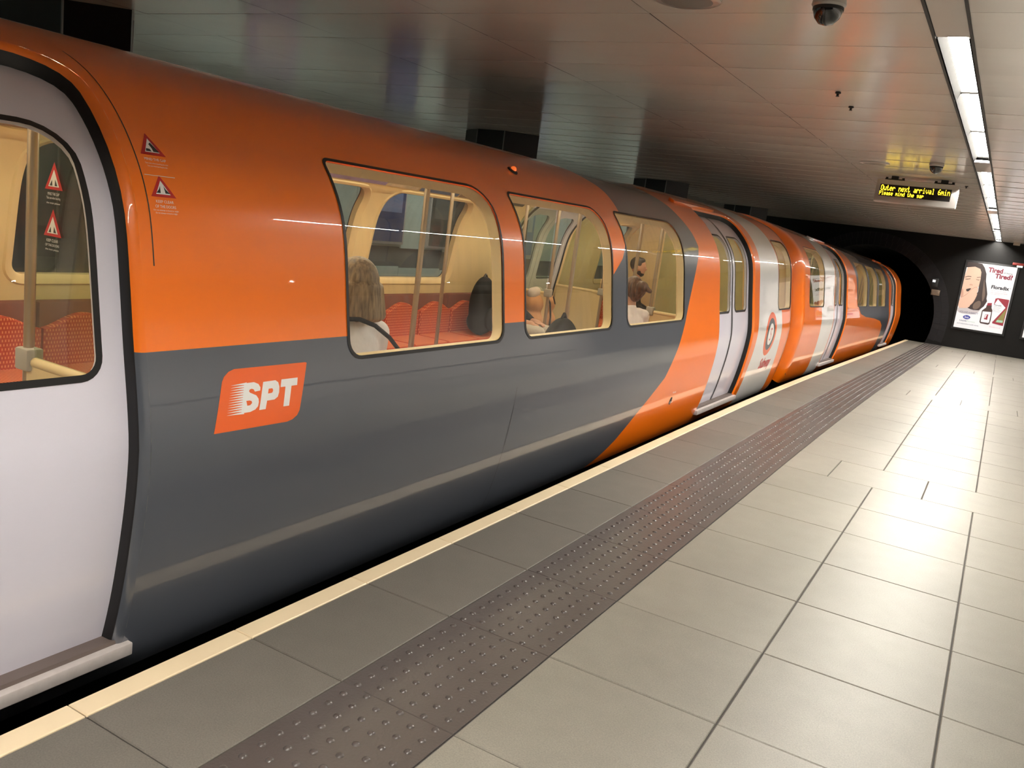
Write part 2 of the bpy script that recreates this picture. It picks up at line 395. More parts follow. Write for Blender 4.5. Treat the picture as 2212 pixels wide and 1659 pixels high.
# ---------------------------------------------------------------- ceiling of metal panels
CH0, CH1 = -.486, -.340      # light channel
PW, PL, PY = 1.155, .575, 3.82 - .575 * 14
ceil = loft('ceiling', [(Y, [(XL, ceilz(Y) + .06), (XR, ceilz(Y) + .06)]) for Y in YS], M['black'])
tag(ceil, 'low ceiling of glossy pale metal panels over the platform', 'ceiling', kind='structure')
cols = [(CH0 - PW * (i + 1), CH0 - PW * i) for i in range(7)] + [(CH1 + PW * i, min(CH1 + PW * (i + 1), XR)) for i in range(7)]
cols = [(max(a, XL), b) for a, b in cols if b > XL and a < XR - .05]
def panel_mesh(w, l):
    n = 4; V = []; F = []
    for i in range(n + 1):
        t = -1 + 2 * i / n; y = t * l / 2
        z = .0011 * (t * t) + (.004 if i in (0, n) else 0)
        V += [(-w / 2, y, z), (w / 2, y, z)]
    V[0] = (-w / 2, -l / 2, .02); V[1] = (w / 2, -l / 2, .02); V[-2] = (-w / 2, l / 2, .02); V[-1] = (w / 2, l / 2, .02)
    V[0:0] = []; 
    # lip then curved face
    W = [(-w / 2, -l / 2, .025), (w / 2, -l / 2, .025)]
    for i in range(n + 1):
        t = -1 + 2 * i / n; y = t * (l / 2 - .0006); W += [(-w / 2, y, .0013 * t * t), (w / 2, y, .0013 * t * t)]
    W += [(-w / 2, l / 2, .025), (w / 2, l / 2, .025)]
    F = [(2 * i, 2 * i + 2, 2 * i + 3, 2 * i + 1) for i in range(n + 3 - 1)]
    o = mesh_obj('ceiling_panel', W, F, M['ceil'], ceil); 
    return o
cp = {}; cnt = 0; crest = MB()
j0 = int((Y0 - PY) / PL) + 1; j1 = int((YW - PY) / PL)
for j in range(j0, j1 + 1):
    ya = PY + j * PL; yb = min(ya + PL, YW); Y = (ya + yb) / 2
    if yb - ya < .1: continue
    for xa, xb in cols:
        w = round(xb - xa - .005, 3); l = round(yb - ya - .006, 3)
        if Y > 2.2 and -6.3 < (xa + xb) / 2 < 1.2:
            if (w, l) not in cp: o = cp[(w, l)] = panel_mesh(w, l)
            else: o = dup(cp[(w, l)], ceil)
            o.location = ((xa + xb) / 2, Y, ceilz(Y)); o.rotation_euler = (random.gauss(0, .0016), random.gauss(0, .0008), 0); cnt += 1
        else:
            z = ceilz(Y)
            crest.add([(xa, ya + .002, z), (xb - .004, ya + .002, z), (xb - .004, yb - .002, z), (xa, yb - .002, z)], [(0, 3, 2, 1)])
o = mesh_obj('panel_field', crest.v, crest.f, M['ceil'], ceil); tag(o, kind='stuff')
# light channel: black edge trims and blank covers
for i, x in enumerate((CH0, CH1)):
    t = loft('trim_%d' % (i + 1), [(Y, [(x - .006, ceilz(Y) + .05), (x - .006, ceilz(Y) - .004), (x + .006, ceilz(Y) - .004), (x + .006, ceilz(Y) + .05)]) for Y in YS], M['black'])
    tag(t, ('black edging strip of the ceiling light channel, on the train side', 'black edging strip of the ceiling light channel, on the wall side')[i], 'trim', kind='structure')
LAMPS = []
ORD = ['first', 'second', 'third', 'fourth', 'fifth', 'sixth', 'seventh', 'eighth', 'ninth', 'tenth', 'eleventh', 'twelfth', 'thirteenth', 'fourteenth', 'fifteenth']
def run(a, b, n):
    l = (b - a) / n; LAMPS.extend([(a + i * l, a + (i + 1) * l) for i in range(n)])
run(-2.6, 1.7, 3); run(4.21, 8.66, 3); run(9.46, 14.25, 3); run(15.05, 19.55, 3); run(19.95, 24.05, 3)
covers = [(Y0, -2.6), (1.7, 4.21), (8.66, 9.46), (14.25, 15.05), (19.55, 19.95), (24.05, YW)]
for a, b in covers:
    o = MB().box(CH0 + .008, CH1 - .008, a + .004, b - .004, ceilz((a + b) / 2) + .002, ceilz((a + b) / 2) + .02).build('blank_cover', M['ceil'], ceil)
names_l = ['strip light whose lit diffuser is %s' % w for w in ()]
def make_lamp(name, x0, x1, a, b, m, label, group, dz=0.):
    Y = (a + b) / 2; z = ceilz(Y) - dz
    e = empty(name, ((x0 + x1) / 2, Y, z)); e.rotation_euler = (-math.atan(.25 * slope(Y)), 0, 0)
    hw = (x1 - x0) / 2; L = (b - a) / 2 - .006
    h = MB(); g = .041 if hw < .09 else hw - .02; dd = .050
    for sx in (-1, 1):   # sloping reflector flanges down to the ceiling plane
        h.add([(sx * g, -L, dd), (sx * g, L, dd), (sx * (hw - .004), L, -.001), (sx * (hw - .004), -L, -.001), (sx * hw, -L, -.001), (sx * hw, L, -.001), (sx * hw, L, dd + .006), (sx * hw, -L, dd + .006)],
              [(0, 1, 2, 3), (3, 2, 5, 4), (4, 5, 6, 7)])
    h.box(-hw, hw, -L, L, dd + .004, dd + .007).box(-hw, hw, -L, -L + .004, dd - .012, dd + .004).box(-hw, hw, L - .004, L, dd - .012, dd + .004)
    h.build('housing', M['flange'], e)
    MB().box(-g, g, -L + .004, L - .004, dd - .002, dd + .002).build('diffuser', m, e)
    tag(e, label, 'ceiling light', group)
    return e
for i, (a, b) in enumerate(LAMPS):
    make_lamp('strip_light', CH0 + .008, CH1 - .008, a, b, M['lamp'], 'white strip light in the long ceiling channel, %s from the end wall' % ORD[len(LAMPS) - 1 - i], 'strip lights in the ceiling channel')
for i in range(6):  # out-of-view row, added to brighten the platform side of the train
    a = -3. + i * 4.4
    make_lamp('strip_light', 5.40, 5.60, a, a + 3.6, M['lamp_side_fill'], 'added unseen strip light at the back of the platform, %s from the end wall' % ORD[5 - i], 'added unseen strip lights at the back of the platform', .052)
for i in range(6):
    a = -2. + i * 4.2
    make_lamp('strip_light', -7.78, -7.58, a, a + 3., M['lamp_far'], 'greenish strip light over the opposite platform, %s from the end wall' % ORD[5 - i], 'strip lights over the opposite platform', .052)

# ---------------------------------------------------------------- walls
def quad_wall(name, pts, m, label):
    o = mesh_obj(name, pts, [tuple(range(len(pts)))], m); return tag(o, label, 'wall', kind='structure')
wr = quad_wall('wall_right', [(XR, Y0, -.1), (XR, YW, -.6), (XR, YW, 2.5), (XR, Y0, 2.5)], M['walldark'], 'wall along the back of the platform with pale panels')
for i in range(24):
    a = Y0 + i * 1.175
    for z0, z1 in ((.80, 2.34), (.03, .72)):
        MB().box(XR - .03, XR - .002, a + .004, min(a + 1.171, YW - .02), z0 - drop(a + .6), z1 - (drop(a + .6) if z0 < .5 else .25 * drop(a + .6))).build('wall_panel', M['wallbeige'], wr)
quad_wall('wall_back', [(XL, Y0, -.9), (XR, Y0, -.9), (XR, Y0, 2.5), (XL, Y0, 2.5)], M['dark_tile'], 'dark wall closing the near end of the station')
wl = mesh_obj('wall_left', [(XL, Y0, -.6), (XL, YW, -.6), (XL, YW, 2.5), (XL, Y0, 2.5)], [(0, 1, 2, 3)], M['walldark']); tag(wl, 'wall of the opposite platform with pale panels and a dark band', 'wall', kind='structure')
wp = None
for i in range(24):
    a = Y0 + i * 1.175
    for z0, z1 in ((.80, 2.40), (.0, .48)):
        w = MB().box(XL + .002, XL + .03, a + .004, min(a + 1.171, YW - .02), z0 - drop(a + .6), z1 - (drop(a + .6) if z0 < .5 else 0.25 * drop(a + .6)) ).build('wall_panel', M['wallpale'], wl)
# end wall with the tunnel mouth
TC = (-3.20, .17); TR = 1.75
def arch(r, n=64, a0=-math.pi, a1=math.pi): return [(TC[0] + r * math.cos(a0 + (a1 - a0) * i / n), TC[1] + r * math.sin(a0 + (a1 - a0) * i / n)) for i in range(n + 1)]
def pip(P, loop):
    x, y = P[:, 0], P[:, 1]; L = np.asarray(loop); c = np.zeros(len(P), bool)
    x1, y1 = L[:, 0], L[:, 1]; x2, y2 = np.roll(x1, -1), np.roll(y1, -1)
    for a, b, e, f in zip(x1, y1, x2, y2):
        if b == f: continue
        k = ((b > y) != (f > y)) & (x < (e - a) * (y - b) / (f - b) + a); c ^= k
    return c
def fill_loops(loops, gy=None, gs=None):
    P = []; E = []
    for L in loops:
        b = len(P); P += [tuple(p) for p in L]; E += [(b + i, b + (i + 1) % len(L)) for i in range(len(L))]
    nb = len(P)
    if gy is not None and len(gy) and len(gs):
        G = np.array([(a, b) for a in gy for b in gs])
        ins = np.zeros(len(G), bool)
        for L in loops: ins ^= pip(G, L)
        B = []
        for L in loops:
            A_ = np.asarray(L); n = len(A_)
            B.append(A_)
        B = np.vstack(B); keep = []
        for g, o in zip(G, ins):
            if o and np.min((B[:, 0] - g[0]) ** 2 + (B[:, 1] - g[1]) ** 2) > 1.0e-4: keep.append(tuple(g))
        P += keep
    v, e, f, *_ = delaunay_2d_cdt([Vector(p) for p in P], E, [], 0, 1e-7)
    V = np.array([tuple(p) for p in v]); F = np.array([tuple(t) for t in f])
    cen = V[F].mean(1); ins = np.zeros(len(F), bool)
    for L in loops: ins ^= pip(cen, L)
    return V, F[ins]
circ = arch(TR, 72)[:-1]
V, F = fill_loops([[(XL, -1.2), (XR, -1.2), (XR, 2.5), (XL, 2.5)], circ])
we = mesh_obj('wall_end', [(x, YW, z) for x, z in V], F, M['dark_tile']); tag(we, 'black tiled end wall with the round tunnel mouth', 'wall', kind='structure')
# ring of tiles round the tunnel mouth, two courses
for ring, (ra, rb) in enumerate(((TR, TR + .17), (TR + .175, TR + .335))):
    n = 64 if ring == 0 else 70
    for i in range(n):
        a = -math.pi * .30 + math.pi * 1.6 * i / n; b = a + math.pi * 1.6 / n - .0035
        V = []
        for y in (YW - .012, YW + .004):
            for r, t in ((ra, a), (rb, a), (rb, b), (ra, b)): V.append((TC[0] + r * math.cos(t), y, TC[1] + r * math.sin(t)))
        if min(v[2] for v in V) < -.42: continue
        mesh_obj('arch_tile', V, [(0, 1, 2, 3), (4, 7, 6, 5), (0, 4, 5, 1), (1, 5, 6, 2), (2, 6, 7, 3), (3, 7, 4, 0)], M['col'], we)
V = []; F = []; n = 48
for k, Y in enumerate((YW, YW + 3, YW + 7, YW + 12)):
    for i in range(n): t = 2 * math.pi * i / n; V.append((TC[0] + TR * math.cos(t), Y, TC[1] + TR * math.sin(t) - .024 * (Y - YW)))
for k in range(3):
    for i in range(n): j = (i + 1) % n; F.append((k * n + i, (k + 1) * n + i, (k + 1) * n + j, k * n + j))
F.append(tuple(3 * n + i for i in range(n)))
tn = mesh_obj('wall_tunnel', V, F, M['concrete']); tag(tn, 'dark round tunnel running on behind the end wall', 'tunnel', kind='structure')

# ---------------------------------------------------------------- black columns beyond the train
def column(Y, lw, order):
    e = empty('column', (-5.64, Y, -drop(Y)))
    h = ceilz(Y) + drop(Y)
    P = [(-lw + .33, -.25), (.19, -.25), (.52, 0), (.19, .25), (-lw + .33, .25), (-lw, 0)]
    V = [(x, y, 0) for x, y in P] + [(x, y, h) for x, y in P]
    F = [(i, (i + 1) % 6, 6 + (i + 1) % 6, 6 + i) for i in range(6)] + [tuple(range(6, 12))]
    mesh_obj('shaft', V, F, M['col'], e)
    for i, (x, y) in enumerate(P):
        if abs(y) > .1: MB().box(x - .006, x + .006, y - .006, y + .006, 0, h - .002).build('corner_strip', M['trim'], e)
    tag(e, 'black six-sided column behind the train, %s from the end wall' % order, 'column', 'columns behind the train')
for Y, lw, od in ((3.72, .95, 'fourth'), (9.2, .52, 'third'), (14.75, .52, 'second'), (20.45, .52, 'first')): column(Y, lw, od)

# ---------------------------------------------------------------- subway car: cross-section (local x from the car centre, z from platform level)
PZ = [(-.15, -2.235), (-.10, -2.205), (-.026, -2.177), (.113, -2.142), (.276, -2.113), (.447, -2.091), (.566, -2.083), (.66, -2.083), (.789, -2.100), (.941, -2.127),
      (1.107, -2.153), (1.263, -2.179), (1.377, -2.210), (1.495, -2.272), (1.606, -2.362), (1.692, -2.464), (1.745, -2.56), (1.795, -2.69), (1.835, -2.82), (1.865, -2.95), (1.888, -3.08), (1.898, -3.27)]
ctrl = [(x + 3.27, z) for z, x in PZ]
ctrl = [(2 * ctrl[0][0] - ctrl[1][0], 2 * ctrl[0][1] - ctrl[1][1])] + ctrl + [(-ctrl[-2][0], ctrl[-2][1])]
dense = []
for i in range(1, len(ctrl) - 2):
    p0, p1, p2, p3 = map(np.array, ctrl[i - 1:i + 3])
    for t in np.linspace(0, 1, 12, endpoint=False):
        dense.append(.5 * ((2 * p1) + (-p0 + p2) * t + (2 * p0 - 5 * p1 + 4 * p2 - p3) * t * t + (-p0 + 3 * p1 - 3 * p2 + p3) * t ** 3))
dense.append(np.array(ctrl[-2])); dense = np.array(dense)
for _ in range(14):
    dense[1:-1] = .25 * dense[:-2] + .5 * dense[1:-1] + .25 * dense[2:]
SA = np.concatenate([[0], np.cumsum(np.hypot(*np.diff(dense, axis=0).T))]); S1 = SA[-1]
tg = np.gradient(dense, SA, axis=0); tg /= np.linalg.norm(tg, axis=1)[:, None]
def s_of_z(z): return float(np.interp(z, dense[:, 1], SA))
def prof(s):
    s = np.asarray(s, float); far = s > S1; q = np.where(far, 2 * S1 - s, s)
    x = np.interp(q, SA, dense[:, 0]); z = np.interp(q, SA, dense[:, 1]); tx = np.interp(q, SA, tg[:, 0]); tz = np.interp(q, SA, tg[:, 1])
    nx, nz = tz, -tx; l = np.hypot(nx, nz); sg = np.where(far, -1., 1.)
    return x * sg, z, nx / l * sg, nz / l
RE = .17     # rounding of the car ends
def surf(y, s, d, ends=None):
    y = np.asarray(y, float).copy(); x, z, nx, nz = prof(s); dd = np.full(len(y), float(d)); ny = np.zeros(len(y)); cs = np.ones(len(y))
    if ends:
        for e, sg in ((ends[0], -1.), (ends[1], 1.)):
            th = ((y - e) * sg + RE) / RE; k = th > 0
            t = np.clip(th, 0, math.pi / 2)
            y = np.where(k, e - sg * RE + sg * RE * np.sin(t), y); dd = np.where(k, dd + RE * (1 - np.cos(t)), dd)
            ny = np.where(k, sg * np.sin(t), ny); cs = np.where(k, np.cos(t), cs)
    return np.stack([x - nx * dd, y, z - nz * dd], 1), np.stack([nx * cs, ny, nz * cs], 1)
def rrect(y0, y1, s0, s1, rb, rt, n=7, grow=0., rl=None):
    rl = max((rt if rl is None else rl) + grow, .004)
    y0 -= grow; y1 += grow; s0 -= grow; s1 += grow; rb = max(rb + grow, .004); rt = max(rt + grow, .004); P = []
    for cx, cy, r, a in ((y1 - rb, s0 + rb, rb, -90), (y1 - rt, s1 - rt, rt, 0), (y0 + rl, s1 - rl, rl, 90), (y0 + rb, s0 + rb, rb, 180)):
        for i in range(n): t = math.radians(a + 90 * i / (n - 1)); P.append((cx + r * math.cos(t), cy + r * math.sin(t)))
    return P
def dens(L, mx=.045):
    o = []
    for a, b in zip(L, L[1:] + L[:1]):
        k = max(1, int(math.ceil(math.hypot(b[0] - a[0], b[1] - a[1]) / mx)))
        o += [(a[0] + (b[0] - a[0]) * i / k, a[1] + (b[1] - a[1]) * i / k) for i in range(k)]
    return o
def flipside(L): return [(y, 2 * S1 - s) for y, s in L][::-1]
def grid_for(loops, dy=.16, ds=.045):
    A_ = np.vstack([np.array(l) for l in loops]); a, b = A_.min(0), A_.max(0)
    return np.arange(a[0] + dy / 2, b[0], dy), np.arange(a[1] + ds / 2, b[1], ds)
def sheet(name, loops, d, m, parent, d2=None, ends=None, dy=.11, ds=.03, flip=False):
    loops = [dens(l) for l in loops]
    V, F = fill_loops(loops, *grid_for(loops, dy, ds))
    P, Nn = surf(V[:, 0], V[:, 1], d, ends)
    # orientation: make the first face follow the normal
    t = F[0]; fn = np.cross(P[t[1]] - P[t[0]], P[t[2]] - P[t[0]])
    if np.dot(fn, Nn[t[0]]) < 0: F = F[:, ::-1]
    Ve, No, Fa = [P], [Nn], [F]
    if flip: Fa[0] = F[:, ::-1]; No[0] = -Nn
    if d2 is not None:
        P2, _ = surf(V[:, 0], V[:, 1], d2, ends); Ve.append(P2); No.append(-Nn); Fa.append(F[:, ::-1] + len(P))
        b = 2 * len(P)
        for L in loops:
            A_ = np.array(L); n = len(A_); q1, n1 = surf(A_[:, 0], A_[:, 1], d, ends); q2, _ = surf(A_[:, 0], A_[:, 1], d2, ends)
            tn_ = np.roll(q1, -1, 0) - np.roll(q1, 1, 0); wn = np.cross(tn_, n1); wn /= (np.linalg.norm(wn, axis=1)[:, None] + 1e-9)
            Ve += [q1, q2]; No += [wn, wn]
            Fa.append(np.array([(b + i, b + n + i, b + n + (i + 1) % n) for i in range(n)] + [(b + i, b + n + (i + 1) % n, b + (i + 1) % n) for i in range(n)])); b += 2 * n
    Ve = np.vstack(Ve); No = np.vstack(No); Fa = np.vstack(Fa)
    return mesh_obj(name, Ve, Fa, m, parent, normals=No)
def rings(name, loops_d, m, parent, smooth=True):
    V = []; F = []; n = None
    for L, d in loops_d:
        A_ = np.array(L); p, _ = surf(A_[:, 0], A_[:, 1], d); n = len(p); V.append(p)
    for k in range(len(V) - 1):
        for i in range(n): j = (i + 1) % n; F.append((k * n + i, k * n + j, (k + 1) * n + j, (k + 1) * n + i))
    o = mesh_obj(name, np.vstack(V), F, m, parent, smooth=smooth)
    o.data.set_sharp_from_angle(angle=math.radians(50)); return o
def densn(P, k=26):
    """densify a rounded-rectangle loop with fixed counts so that loops stay matched: long sides get k pieces"""
    o = []; n = len(P) // 4
    for i, (a, b) in enumerate(zip(P, P[1:] + P[:1])):
        kk = k if (i + 1) % n == 0 else 1
        o += [(a[0] + (b[0] - a[0]) * t / kk, a[1] + (b[1] - a[1]) * t / kk) for t in range(kk)]
    return o
def decal_z(name, loops, d, m, parent, off=0.):
    L2 = [[(y - off, s_of_z(z)) for y, z in l] for l in loops]
    L3 = [dens(l, .03) for l in L2]; V, F = fill_loops(L3, *grid_for(L3, .05, .03)); P, Nn = surf(V[:, 0], V[:, 1], d)
    t = F[0]
    if np.dot(np.cross(P[t[1]] - P[t[0]], P[t[2]] - P[t[0]]), Nn[t[0]]) < 0: F = F[:, ::-1]
    return mesh_obj(name, P, F, m, parent, normals=Nn)
def decal_text(name, body, y, z, size, m, parent, width=None, shear=0., bold=0., d=-.0015, center=False):
    V, F = text_tris(body, size, shear, bold)
    if width: V = V * np.array([width / V[:, 0].max(), 1.])
    if center: V[:, 0] -= V[:, 0].max() / 2
    P, Nn = surf(V[:, 0] + y, V[:, 1] + s_of_z(z), d)
    return mesh_obj(name, P, F, m, parent, normals=Nn)

Z0, Z1 = .848, 1.578
SW0, SW1 = s_of_z(Z0), s_of_z(Z1)
SD0, SD1 = s_of_z(-.055), s_of_z(1.745)
DIN = .07
DOOR_IN = .058

def make_car(cx, cy, cz, rotx, ends, wins, endwins, doors, paintm, label):
    car = empty('subway_car', (cx, cy, cz), (rotx, 0, 0)); tag(car, label, 'train car', None)
    e0, e1 = ends; Lp = RE * (math.pi / 2 - 1)
    outer = [(e0 - Lp, 0.), (e1 + Lp, 0.), (e1 + Lp, 2 * S1), (e0 - Lp, 2 * S1)]
    holes = []; lin_holes = []
    for y0, y1 in wins + endwins:
        h = rrect(y0, y1, SW0, SW1, .07, .15, rl=.03); holes += [h, flipside(rrect(y0, y1, SW0, SW1, .07, .15))]
        h2 = rrect(y0, y1, SW0, SW1, .07, .15, grow=.02, rl=.03); lin_holes += [h2, flipside(rrect(y0, y1, SW0, SW1, .07, .15, grow=.02))]
    RD = .032
    for y0, y1 in doors:
        h = rrect(y0, y1, SD0, SD1, .02, .16, grow=RD); holes += [h, flipside(h)]
        h2 = rrect(y0, y1, SD0, SD1, .02, .16, grow=-.03); lin_holes += [h2, flipside(h2)]
    body = sheet('body_shell', [outer] + holes, 0., paintm, car, ends=ends)
    inner = [(e0 + .14, s_of_z(.02)), (e1 - .14, s_of_z(.02)), (e1 - .14, 2 * S1 - s_of_z(.02)), (e0 + .14, 2 * S1 - s_of_z(.02))]
    sheet('interior_lining', [inner] + lin_holes, DIN, M['cream'], car, flip=True)
    for y0, y1 in doors:
        for fs in (0, 1):
            seq = []
            for k in range(6):
                t = math.radians(62) * k / 5
                seq.append((densn(rrect(y0, y1, SD0, SD1, .02, .16, grow=RD * (1 - math.sin(t)))), RD * (1 - math.cos(t))))
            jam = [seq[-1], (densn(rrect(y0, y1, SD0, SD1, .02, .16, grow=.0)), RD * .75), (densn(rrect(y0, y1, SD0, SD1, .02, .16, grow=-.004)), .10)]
            if fs: seq = [(flipside(l), d) for l, d in seq]; jam = [(flipside(l), d) for l, d in jam]
            su = rings('door_surround', seq, paintm, car)
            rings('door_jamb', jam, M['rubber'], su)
    # car ends
    for e, sg in ((e0, -1), (e1, 1)):
        ss = np.linspace(0, 2 * S1, 90); P, _ = surf(np.full(90, e + sg * .0), ss, RE); P[:, 1] = e
        o = mesh_obj('end_wall', P, [tuple(range(90)) if sg < 0 else tuple(range(89, -1, -1))], M['black'], car)
        MB().box(-.36, .36, e - (.0 if sg > 0 else .16), e + (.16 if sg > 0 else 0), -.02, 1.62).build('gangway', M['rubber'], car)
        ss = np.linspace(s_of_z(.03), 2 * S1 - s_of_z(.03), 80); P, _ = surf(np.full(80, 0.), ss, DIN + .002); P[:, 1] = e - sg * .14
        mesh_obj('end_lining', P, [tuple(range(80)) if sg > 0 else tuple(range(79, -1, -1))], M['cream'], car)
    # windows
    for y0, y1 in wins + endwins:
        for fs in (0, 1):
            fl = (lambda l: flipside(l)) if fs else (lambda l: l)
            pane = sheet('window_pane', [fl(rrect(y0, y1, SW0, SW1, .07, .15, rl=(None if fs else .03), grow=-.004))], .004, M['glass'], car, dy=.2, ds=.05)
            sheet('window_seal', [fl(rrect(y0, y1, SW0, SW1, .07, .15, rl=(None if fs else .03), grow=.009)), fl(rrect(y0, y1, SW0, SW1, .07, .15, rl=(None if fs else .03), grow=-.006))], -.0025, M['rubber'], pane, dy=5, ds=5)
            sq = [(densn(rrect(y0, y1, SW0, SW1, .07, .15, rl=(None if fs else .03), grow=g)), d) for g, d in ((-.006, .006), (-.009, .02), (-.012, .055), (.004, .068), (.035, .078), (.045, .070))]
            rings('window_frame', [(fl(l), d) for l, d in sq], M['cream'], pane)
    # doors: two leaves each, with pane and black edge seal
    for y0, y1 in doors:
        ym = (y0 + y1) / 2
        for fs in (0, 1):
            fl = (lambda l: flipside(l)) if fs else (lambda l: l)
            for a, b, lead in ((y0 - .01, ym - .004, 1), (ym + .004, y1 + .01, -1)):
                ol = rrect(a, b, SD0 - .01, SD1 + .01, .004, .15, n=5, rl=.004) if lead < 0 else rrect(a, b, SD0 - .01, SD1 + .01, .004, .004, n=5, rl=.15)
                wa, wb = (a + .085, b - .075) if lead > 0 else (a + .075, b - .09)
                wh = rrect(wa, wb, s_of_z(.868), SW1, .06, .13, rl=(None if fs else .03))
                leaf = sheet('door_leaf', [fl(ol), fl(wh)], DOOR_IN, M['door'], car, d2=DOOR_IN + .022)
                sheet('door_pane', [fl(rrect(wa, wb, s_of_z(.868), SW1, .06, .13, rl=(None if fs else .03), grow=.0))], DOOR_IN + .004, M['glass'], leaf, dy=.2, ds=.05)
                sheet('pane_seal', [fl(rrect(wa, wb, s_of_z(.868), SW1, .06, .13, rl=(None if fs else .03), grow=.009)), fl(rrect(wa, wb, s_of_z(.868), SW1, .06, .13, rl=(None if fs else .03), grow=-.012))], DOOR_IN - .002, M['rubber'], leaf, dy=5, ds=5)
                q = (b - .022, b + .003) if lead > 0 else (a - .003, a + .006)
                sheet('edge_seal', [fl([(q[0], SD0), (q[1], SD0), (q[1], SD1), (q[0], SD1)])], DOOR_IN - .003, M['rubber'], leaf, dy=5)
            sg = -1 if fs else 1
            b = MB(); xs = sorted((sg * .975, sg * 1.118)); b.box(xs[0], xs[1], y0 - .055, y1 + .055, -.056, -.014)
            b.build('door_sill', M['alu'], car, bevel=.004)
            # rain gutter lip above the door
            ol = [(y0 - .33, s_of_z(1.752)), (y1 - .38, s_of_z(1.752)), (y1 - .38, s_of_z(1.776)), (y0 - .33, s_of_z(1.776))]
            sheet('rain_gutter', [fl(ol)], -.022, paintm, car, d2=.004, dy=.3)
    # underframe and wheels
    MB().box(-.98, .98, e0 + .25, e1 - .25, -.16, -.10).box(-.85, .85, e0 + 3.2, e1 - 3.2, -.55, -.16).build('underframe', M['black'], car)
    for yb in (e0 + 1.9, e1 - 1.9):
        bg = MB().box(-.70, -.60, yb - .9, yb + .9, -.5, -.25).box(.60, .70, yb - .9, yb + .9, -.5, -.25).box(-.6, .6, yb - .1, yb + .1, -.5, -.25).build('bogie', M['black'], car)
        for dy in (-.7, .7):
            for x in (-.63, .63): MB().lathe([(.1, -.06), (.29, -.05), (.30, .0), (.32, .045), (.1, .05)], 24, (x, yb + dy, -.425), axis='x').build('wheel', M['concrete'], bg, smooth=True)
    # interior: floor, lights, seats, poles, screens
    MB().box(-1.09, 1.09, e0 + .15, e1 - .15, -.03, .0).build('interior_floor', M['carfloor'], car)
    for x in (-.45, .45):
        for k in range(6):
            a = e0 + .5 + k * (e1 - e0 - 1.) / 6; b = a + (e1 - e0 - 1.) / 6 - .25
            MB().box(x - .05, x + .05, a, b, 1.755, 1.775).build('interior_light', M['lamp_car'], car)
    dl = sorted(doors)
    segs = [(dl[0][1] + .09, dl[1][0] - .09), (e0 + .16, dl[0][0] - .09), (dl[1][1] + .09, e1 - .16)]
    for sg in (1, -1):
        for a, b in segs:
            n = max(1, round((b - a) / .472)); w = (b - a) / n
            bench = MB().box(*sorted((sg * .70, sg * 1.08)), a, b, 0., .29).build('bench', M['seat_brown'], car)
            first = None
            for k in range(n):
                yc = a + (k + .5) * w
                if first is None:
                    cs = MB().box(*sorted((sg * .64, sg * 1.04)), -w / 2 + .004, w / 2 - .004, .29, .385).build('seat_cushion', M['moquette'], bench, bevel=.03, seg=3)
                    hr = MB().box(*sorted((sg * 1.015, sg * 1.09)), -w / 2 + .003, w / 2 - .003, .45, .72).build('back_top', M['seat_brown'], bench, bevel=.02, seg=2)
                    # arched patterned back pad
                    V = []; m_ = 12
                    pts = [(-w / 2 + .006, .375), (w / 2 - .006, .375)] + [(w / 2 - .006 - (w - .012) * i / m_, .585 + .075 * math.sin(math.pi * i / m_) ** 1.5) for i in range(m_ + 1)]
                    x0, x1 = sg * 1.01, sg * .965
                    n_ = len(pts)
                    V = [(x0, y, z) for y, z in pts] + [(x1 + sg * .012, y, z) for y, z in pts] + [(x1, y * .93, .375 + (z - .375) * .94 + .008) for y, z in pts]
                    F = [tuple(range(2 * n_, 3 * n_))]
                    for r in (0, n_):
                        F += [(r + i, r + (i + 1) % n_, r + n_ + (i + 1) % n_, r + n_ + i) for i in range(n_)]
                    bk = MB().add(V, F).build('back_pad', M['moquette'], bench)
                    first = (cs, hr, bk)
                    for o in first: o.location.y = yc
                else:
                    for o in first: c = dup(o, bench); c.location.y = yc
    for sg in (1, -1):
        for y in (-2.2, -.77, 1.1, 2.3):
            p = MB().tube((0, 0, .38), (0, 0, 1.79), .0155, 12).build('grab_pole', M['pole'], car, smooth=True); p.location = (sg * .555, y, 0)
            c_ = MB().tube((0, 0, 1.72), (0, 0, 1.775), .024, 12).build('pole_socket', M['cream'], p, smooth=True)
    for (y0, y1) in dl:
        for y, out in ((y0 - .055, -1), (y1 + .055, 1)):
            for sg in (1, -1):
                s_ = MB().box(*sorted((sg * .535, sg * 1.08)), y - .012, y + .012, .02, .775).build('draught_screen', M['cream'], car)
                MB().tube((sg * .53, y, .785), (sg * 1.09, y, .785), .018, 10).build('screen_rail', M['cream'], s_, smooth=True)
                zz = np.linspace(.80, 1.58, 12); pg = [(sg * .56, .80), (sg * .56, 1.58)] + [(sg * (float(np.interp(z_, dense[:, 1], dense[:, 0])) - DIN - .03), z_) for z_ in zz[::-1]]
                n_ = len(pg); MB().add([(a_, y - .003, b_) for a_, b_ in pg] + [(a_, y + .003, b_) for a_, b_ in pg], [tuple(range(n_)), tuple(range(2 * n_ - 1, n_ - 1, -1))] + [(q, (q + 1) % n_, n_ + (q + 1) % n_, n_ + q) for q in range(n_)]).build('screen_glass', M['screen_glass'], s_)
                MB().tube((sg * .525, y, .0), (sg * .525, y, 1.80), .0165, 12).build('screen_pole', M['pole'], s_, smooth=True)
                MB().box(*sorted((sg * .495, sg * .565)), y - .03, y + .03, .755, .83).build('pole_clamp', M['clamp'], s_, bevel=.008)
    # adverts in the coving above the far windows
    adc = [(.30, .25, .42), (.62, .52, .36), (.12, .17, .30), (.30, .22, .15), (.10, .09, .09), (.35, .33, .45), (.55, .45, .30)]
